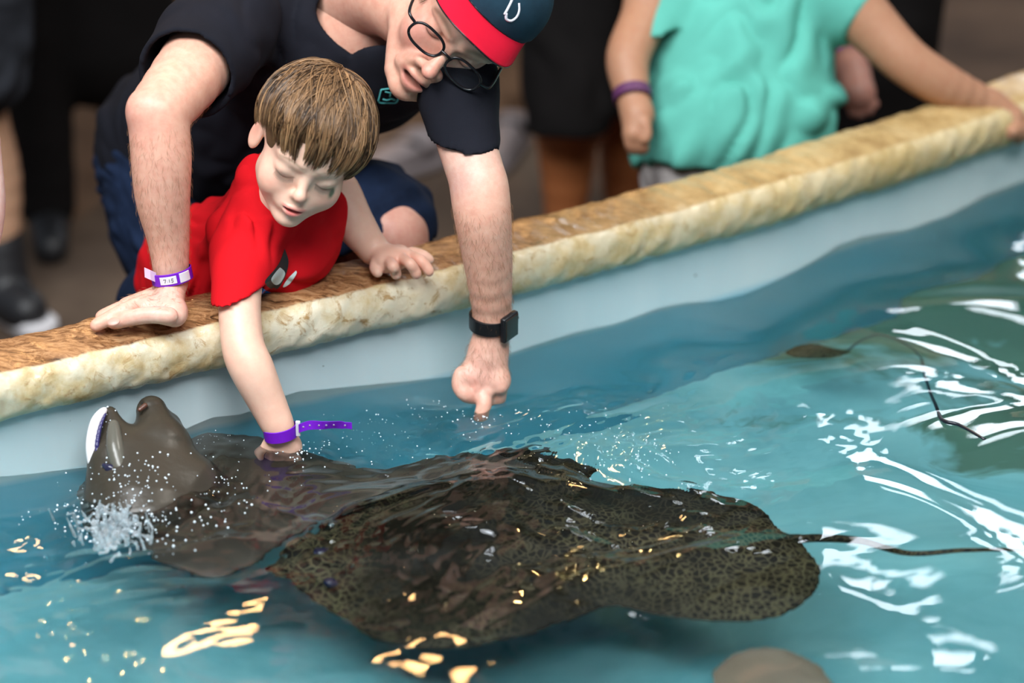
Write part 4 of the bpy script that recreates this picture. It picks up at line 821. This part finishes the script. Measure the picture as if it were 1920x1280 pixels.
# ------------------------------------------------------------------ rays
def seg_dist(X, Y, P):
    n = len(P); d2 = np.full(X.shape, 1e9); ins = np.zeros(X.shape, bool)
    for i_ in range(n):
        a = P[i_]; b = P[(i_+1) % n]; e = b-a; w0 = X-a[0]; w1 = Y-a[1]; t = np.clip((w0*e[0]+w1*e[1])/(e@e+1e-12), 0, 1)
        d2 = np.minimum(d2, (w0-e[0]*t)**2+(w1-e[1]*t)**2)
        c = ((a[1] <= Y) & (b[1] > Y)) | ((b[1] <= Y) & (a[1] > Y)); xi = a[0]+(Y-a[1])/(b[1]-a[1]+1e-12)*e[0]; ins ^= c & (X < xi)
    return np.sqrt(d2)*np.where(ins, 1, -1)
def disc(poly_px, z0, T, s, step=.004, extra=None):
    P = np.array([WZ(px, py, z0)[:2] for px, py in poly_px]); P = spline(np.vstack([P, P[:1]]), len(P)*6)[:-1]
    lo = P.min(0)-.02; hi = P.max(0)+.02; xs = np.arange(lo[0], hi[0], step); ys = np.arange(lo[1], hi[1], step); X, Y = np.meshgrid(xs, ys, indexing='ij'); D = seg_dist(X, Y, P)
    Z = np.arange(-.05, .07, .003); th = T*(1-np.exp(-np.maximum(D, 0)/s)); th = np.where(D < 0, D*.6, th+.0015); off = (extra(X, Y, D) if extra else 0*D)
    A = np.abs(Z[None, None, :]-off[:, :, None])-th[:, :, None]*np.where(Z[None, None, :] > off[:, :, None], 1, .55); A = np.clip(A, -.009, .009).astype(np.float32)
    g = openvdb.FloatGrid(.009); g.copyFromArray(A); p, q = g.convertToQuads(isovalue=0.); p = np.asarray(p, float); q = np.asarray(q).astype(np.int64)
    v = np.stack([lo[0]+p[:, 0]*step, lo[1]+p[:, 1]*step, z0-.05+p[:, 2]*.003], 1); t0 = v[q[:, 0]]; nn = np.cross(v[q[:, 1]]-t0, v[q[:, 2]]-t0)
    if ((t0-v.mean(0))*nn).sum() < 0: q = q[:, ::-1]
    return v, q, P
def ray_mat(name, dark, lite, scale, spots=True):
    m = mat(name, dark, .35 if not spots else .6, Specular_IOR_Level=.12 if spots else .4); n = noise(m, 6, 5, .6)
    tc = N(m, 'ShaderNodeTexCoord'); vo = N(m, 'ShaderNodeTexVoronoi', feature='DISTANCE_TO_EDGE'); vo.inputs['Scale'].default_value = scale; nn = N(m, 'ShaderNodeTexNoise'); nn.inputs['Scale'].default_value = 25; vm = N(m, 'ShaderNodeVectorMath', operation='MULTIPLY_ADD'); vm.inputs[1].default_value = (.02, .02, .02); L(m, tc.outputs['Object'], nn.inputs['Vector']); L(m, nn.outputs['Color'], vm.inputs[0]); L(m, tc.outputs['Object'], vm.inputs[2]); L(m, vm.outputs[0], vo.inputs['Vector'])
    base = ramp(m, n, [(.3, dark), (.7, tuple(np.array(dark)*1.5))]); c = ramp(m, vo.outputs['Distance'], [(.04, (1, 1, 1)), (.16, (0, 0, 0))]); n2 = ramp(m, noise(m, 4, 3), [(.36, (.0,)*3), (.60, (1,)*3)])
    fc_ = mix(m, 1., c, n2, 'MULTIPLY'); L(m, mix(m, fc_, base, lite) if spots else base, B(m).inputs['Base Color']); bump(m, noise(m, 120, 3), .2, .002); return m
M_rayB = ray_mat('leopard_ray_skin', (.009, .007, .004), (.10, .085, .045), 100)
M_rayA = ray_mat('grey_ray_skin', (.034, .028, .020), (.1, .1, .1), 60, False)
zB = -.075
polyB = [(495, 1118), (560, 1068), (640, 1018), (740, 965), (850, 915), (960, 895), (1060, 905), (1128, 930), (1100, 955), (1150, 968), (1230, 966), (1300, 966), (1380, 985), (1440, 1015), (1462, 1052), (1480, 1062), (1515, 1090), (1535, 1125), (1525, 1165), (1470, 1200), (1390, 1213), (1290, 1208), (1180, 1190), (1130, 1185), (1080, 1205), (1000, 1235), (900, 1258), (790, 1264), (700, 1248), (640, 1212), (590, 1175), (560, 1150), (520, 1135)]
rb = empty('stingray', WZ(900, 1080, zB)); tag(rb, 'large dark leopard-patterned stingray gliding under the surface in the foreground', 'stingray')
pS = WZ(500, 1120, zB); pTt = WZ(1470, 1056, zB); dS = nrm((pTt-pS)[:2])
def exB(X, Y, D):
    t = (X-pS[0])*dS[0]+(Y-pS[1])*dS[1]; n = -(X-pS[0])*dS[1]+(Y-pS[1])*dS[0]; return .018*np.exp(-(n/.035)**2)*np.clip(np.minimum(t/.1, (.72-t)/.15), 0, 1)
polyBw = [(px, py) for px, py in polyB]
v, q, P = disc(polyBw, zB, .022, .05, .004, exB); mesh_np('body', v, q, M_rayB, rb)
tl = [WZ(1400, 1056, zB+.012), WZ(1470, 1056, zB+.012), WZ(1600, 1054, zB+.015), WZ(1700, 1049, -.02), WZ(1800, 1040, -.012), WZ(1920, 1054, -.03), WZ(2050, 1075, -.06)]
v, fc = tube(spline(tl, 50), np.interp(np.linspace(0, 1, 50), [0, .15, .5, 1], [.014, .0095, .005, .0022]), 10); mesh_py('tail', v, fc, M_rayB, rb)
# pelvic claspers / fins as raised lobes over the disc's rear
for pp, zz in (([(1235, 1040), (1290, 985), (1370, 985), (1440, 1015), (1462, 1050), (1380, 1050), (1300, 1048)], .010), ([(1230, 1090), (1330, 1065), (1440, 1066), (1510, 1090), (1534, 1125), (1500, 1140), (1400, 1135), (1310, 1110)], .008)):
    v, q, _ = disc(pp, zB+zz, .007, .02, .003); mesh_np('pelvic_fin', v, q, M_rayB, rb)
M_eye = mat('ray_eye', (.02, .02, .05), .08)
for px, py in ((600, 1072), (622, 1128)): b = SDF().ell(WZ(px, py, zB+.020), (.012, .012, .010)).build(.002); mesh_np('eye', b[0], b[1], M_eye, rb)
# ray A: head breaking the surface
zA = -.052
ra = empty('stingray', WZ(400, 980, zA)); tag(ra, 'grey stingray raising its two-lobed snout out of the water against the pool wall', 'stingray')
r5 = np.random.default_rng(9)
polyA = [(190, 905), (300, 862), (400, 850), (490, 858), (570, 882), (680, 908), (790, 890), (880, 878), (960, 895), (1010, 915), (900, 925), (790, 940), (720, 965), (640, 1005), (550, 1045), (470, 1095), (400, 1115), (320, 1090), (230, 1040), (170, 985), (150, 945)]
v, q, P = disc(polyA, zA, .022, .05, .004)
dA = 3.32
S = SDF(.02); w3 = lambda px, py, d=dA: W(px, py, d)
S.cone(w3(262, 985, 3.25), w3(225, 860, 3.28), .066, .036, k=.03); S.cone(w3(225, 860, 3.28), w3(205, 778, 3.30), .033, .0115, k=.010)
S.cone(w3(290, 950, 3.28), w3(300, 840, 3.31), .070, .040, k=.03); S.cone(w3(302, 840, 3.31), w3(284, 770, 3.33), .038, .0200, k=.010)
S.cone(w3(352, 900, 3.32), w3(318, 796, 3.34), .018, .015, k=.012); S.cone(w3(235, 845, 3.29), w3(290, 835, 3.31), .022, .024, k=.012)
S.cone(w3(180, 950, 3.25), w3(196, 870, 3.27), .016, .018, k=.02)
S.cone(w3(360, 930, 3.30), w3(420, 960, 3.30), .05, .03, k=.03)
S.ell(w3(258, 760, 3.32), (.010, .006, .004), k=.004, op='-'); S.ell(w3(206, 880, 3.245), (.010, .008, .008), k=.004, op='-')
vh, qh = S.build(.0028); v, q = merge([(v, q), (vh, qh)]); mesh_np('body', v, q, M_rayA, ra)
S = SDF(.006); S.chain([w3(196, 768, 3.285), w3(180, 790, 3.275), w3(172, 830, 3.265), w3(176, 870, 3.262), w3(188, 905, 3.26)], [.0030, .0052, .0058, .0055, .003]); v, q = S.build(.0012); mesh_np('white_underside', v, q, mat('ray_belly', (.82, .78, .80), .3), ra)['label'] = 'white underside edge of the snout'
M_mouth = mat('ray_mouth', (.03, .025, .12), .3); S = SDF(.003); S.chain([w3(198, 775, 3.276), w3(188, 800, 3.266), w3(182, 835, 3.257), w3(184, 870, 3.254)], [.001, .0018, .0024, .001]); v, q = S.build(.0008); mesh_np('mouth', v, q, M_mouth, ra)
b = SDF(.003).ell(w3(207, 879, 3.236), (.0075, .005, .0065)).cone(w3(195, 872, 3.238), w3(210, 880, 3.236), .003, .005).build(.0012); mesh_np('eye', b[0], b[1], M_eye, ra)
S = SDF(.004); S.chain([w3(262, 768, 3.302), w3(272, 760, 3.306)], [.003, .0035]); v, q = S.build(.0009); mesh_np('nostril', v, q, mat('ray_nostril', (.10, .04, .025), .3), ra)
b = SDF(.01).chain([w3(213, 795, 3.268), w3(216, 840, 3.250), w3(226, 885, 3.236)], [.006, .010, .007]).build(.002); mesh_np('cheek_patch', b[0], b[1], mat('pale_ray_skin', (.11, .105, .085), .25), ra)
# third ray cruising under the right-hand reflections, its thin tail breaking the surface
zC = -.13
rc = empty('stingray', WZ(1600, 720, zC)); tag(rc, 'small dark stingray deep under the surface at the right with a thin curved tail', 'stingray')
v, q, P = disc([(1465, 742), (1490, 730), (1525, 727), (1560, 738), (1600, 752), (1560, 762), (1520, 762), (1485, 754)], zC, .014, .03); mesh_np('body', v, q, M_rayB, rc)
v, fc = tube(spline([WZ(1590, 752, zC), WZ(1640, 762, -.22), WZ(1700, 764, -.16), WZ(1750, 766, -.02), WZ(1768, 788, .002), WZ(1800, 797, .004), WZ(1846, 824, .006)], 30), np.interp(np.linspace(0, 1, 30), [0, .4, .6, 1], [.003, .0018, .003, .0022]), 8); mesh_py('tail', v, fc, mat('tail_black', (.01, .012, .02), .3), rc)
# blurred ray entering at the lower right edge of the frame
zD = -.09; rd_ = empty('stingray', WZ(1420, 1300, zD)); tag(rd_, 'sandy brown stingray just entering at the bottom edge of the picture', 'stingray')
v, q, P = disc([(1370, 1285), (1410, 1268), (1460, 1270), (1500, 1290), (1560, 1340), (1600, 1420), (1450, 1440), (1360, 1400), (1330, 1330)], zD, .015, .03); mesh_np('body', v, q, mat('sandy_ray_skin', (.25, .19, .14), .4), rd_)

# ------------------------------------------------------------------ bubbles and splash
r_ = np.random.default_rng(42); bs = bmesh.new(); bmesh.ops.create_icosphere(bs, subdivisions=1, radius=1); bv = np.array([v.co[:] for v in bs.verts]); bf = np.array([[v.index for v in f_.verts] for f_ in bs.faces]); bs.free()
def scatter(name, items, m, label, cat):
    vs = []; fs = []; n0 = 0
    for p, r in items: vs.append(bv*r+p); fs.append(bf+n0); n0 += len(bv)
    o = mesh_np(name, np.concatenate(vs), np.concatenate(fs), m); tag(o, label, cat, None, 'stuff'); return o
def on_water(px, py, up=0.): p = WZ(px, py, 0); p = WZ(px, py, water_z(p[0], p[1])+up); return p
M_bub = mat('bubble', (.75, .85, .92), .04, IOR=1.4, Specular_IOR_Level=1.0)
it = []
for cx, cy, sx, sy, n_, r0 in [(200, 985, 45, 25, 90, .0016), (300, 960, 70, 40, 70, .0014), (420, 900, 60, 22, 30, .0010), (680, 830, 70, 22, 80, .0009), (560, 850, 22, 8, 30, .0012), (1190, 860, 60, 26, 70, .0010), (1150, 820, 60, 26, 50, .0009), (905, 785, 22, 8, 22, .0012), (800, 770, 70, 20, 40, .0008), (340, 950, 90, 35, 50, .0015), (1010, 800, 80, 20, 40, .0009), (400, 830, 30, 10, 24, .0010), (120, 960, 40, 30, 20, .0012)]:
    for _ in range(n_):
        px, py = cx+r_.normal()*sx, cy+r_.normal()*sy
        it.append((on_water(px, py, .0005), r0*r_.uniform(.5, 1.4)))
from mathutils.bvhtree import BVHTree as _B
bvh_ = _B.FromPolygons([tuple(p) for p in vh], [tuple(map(int, f_)) for f_ in qh])
for cx, cy, sx, sy, n_ in [(215, 850, 14, 40, 26), (290, 890, 40, 30, 40), (240, 920, 50, 22, 50), (200, 800, 8, 20, 10)]:
    for _ in range(n_):
        d_ = Vector(ray(cx+r_.normal()*sx, cy+r_.normal()*sy)).normalized(); h_ = bvh_.ray_cast(Vector(C), d_)
        if h_[0] is not None: it.append((np.array(h_[0]), r_.uniform(.0006, .0017)))
scatter('bubbles', it, M_bub, 'tiny clear bubbles and droplets floating on the water', 'bubbles')
S = SDF(.004)
for _ in range(150):
    px, py = 205+r_.normal()*34, 1000+r_.normal()*19; p = on_water(px, py); up = abs(r_.normal())*.011; S.cone(p, p+V(r_.normal()*.006, r_.normal()*.004, up), .0026*r_.uniform(.4, 1.2), .0010)
for _ in range(160):
    px, py = 210+r_.normal()*50, 985+r_.normal()*28; p = on_water(px, py); S.ell(p+V(0, 0, abs(r_.normal())*.014), .0012*r_.uniform(.5, 1.4))
v, q = S.build(.0011); sp = mesh_np('splash', v, q, mat('foam', (.80, .88, .92), .06, Transmission_Weight=.75, IOR=1.25)); tag(sp, 'white splash of foaming water below the grey stingray head', 'splash', None, 'stuff')
print('tris', sum(len(o.data.polygons) for o in bpy.data.objects if o.type == 'MESH'))
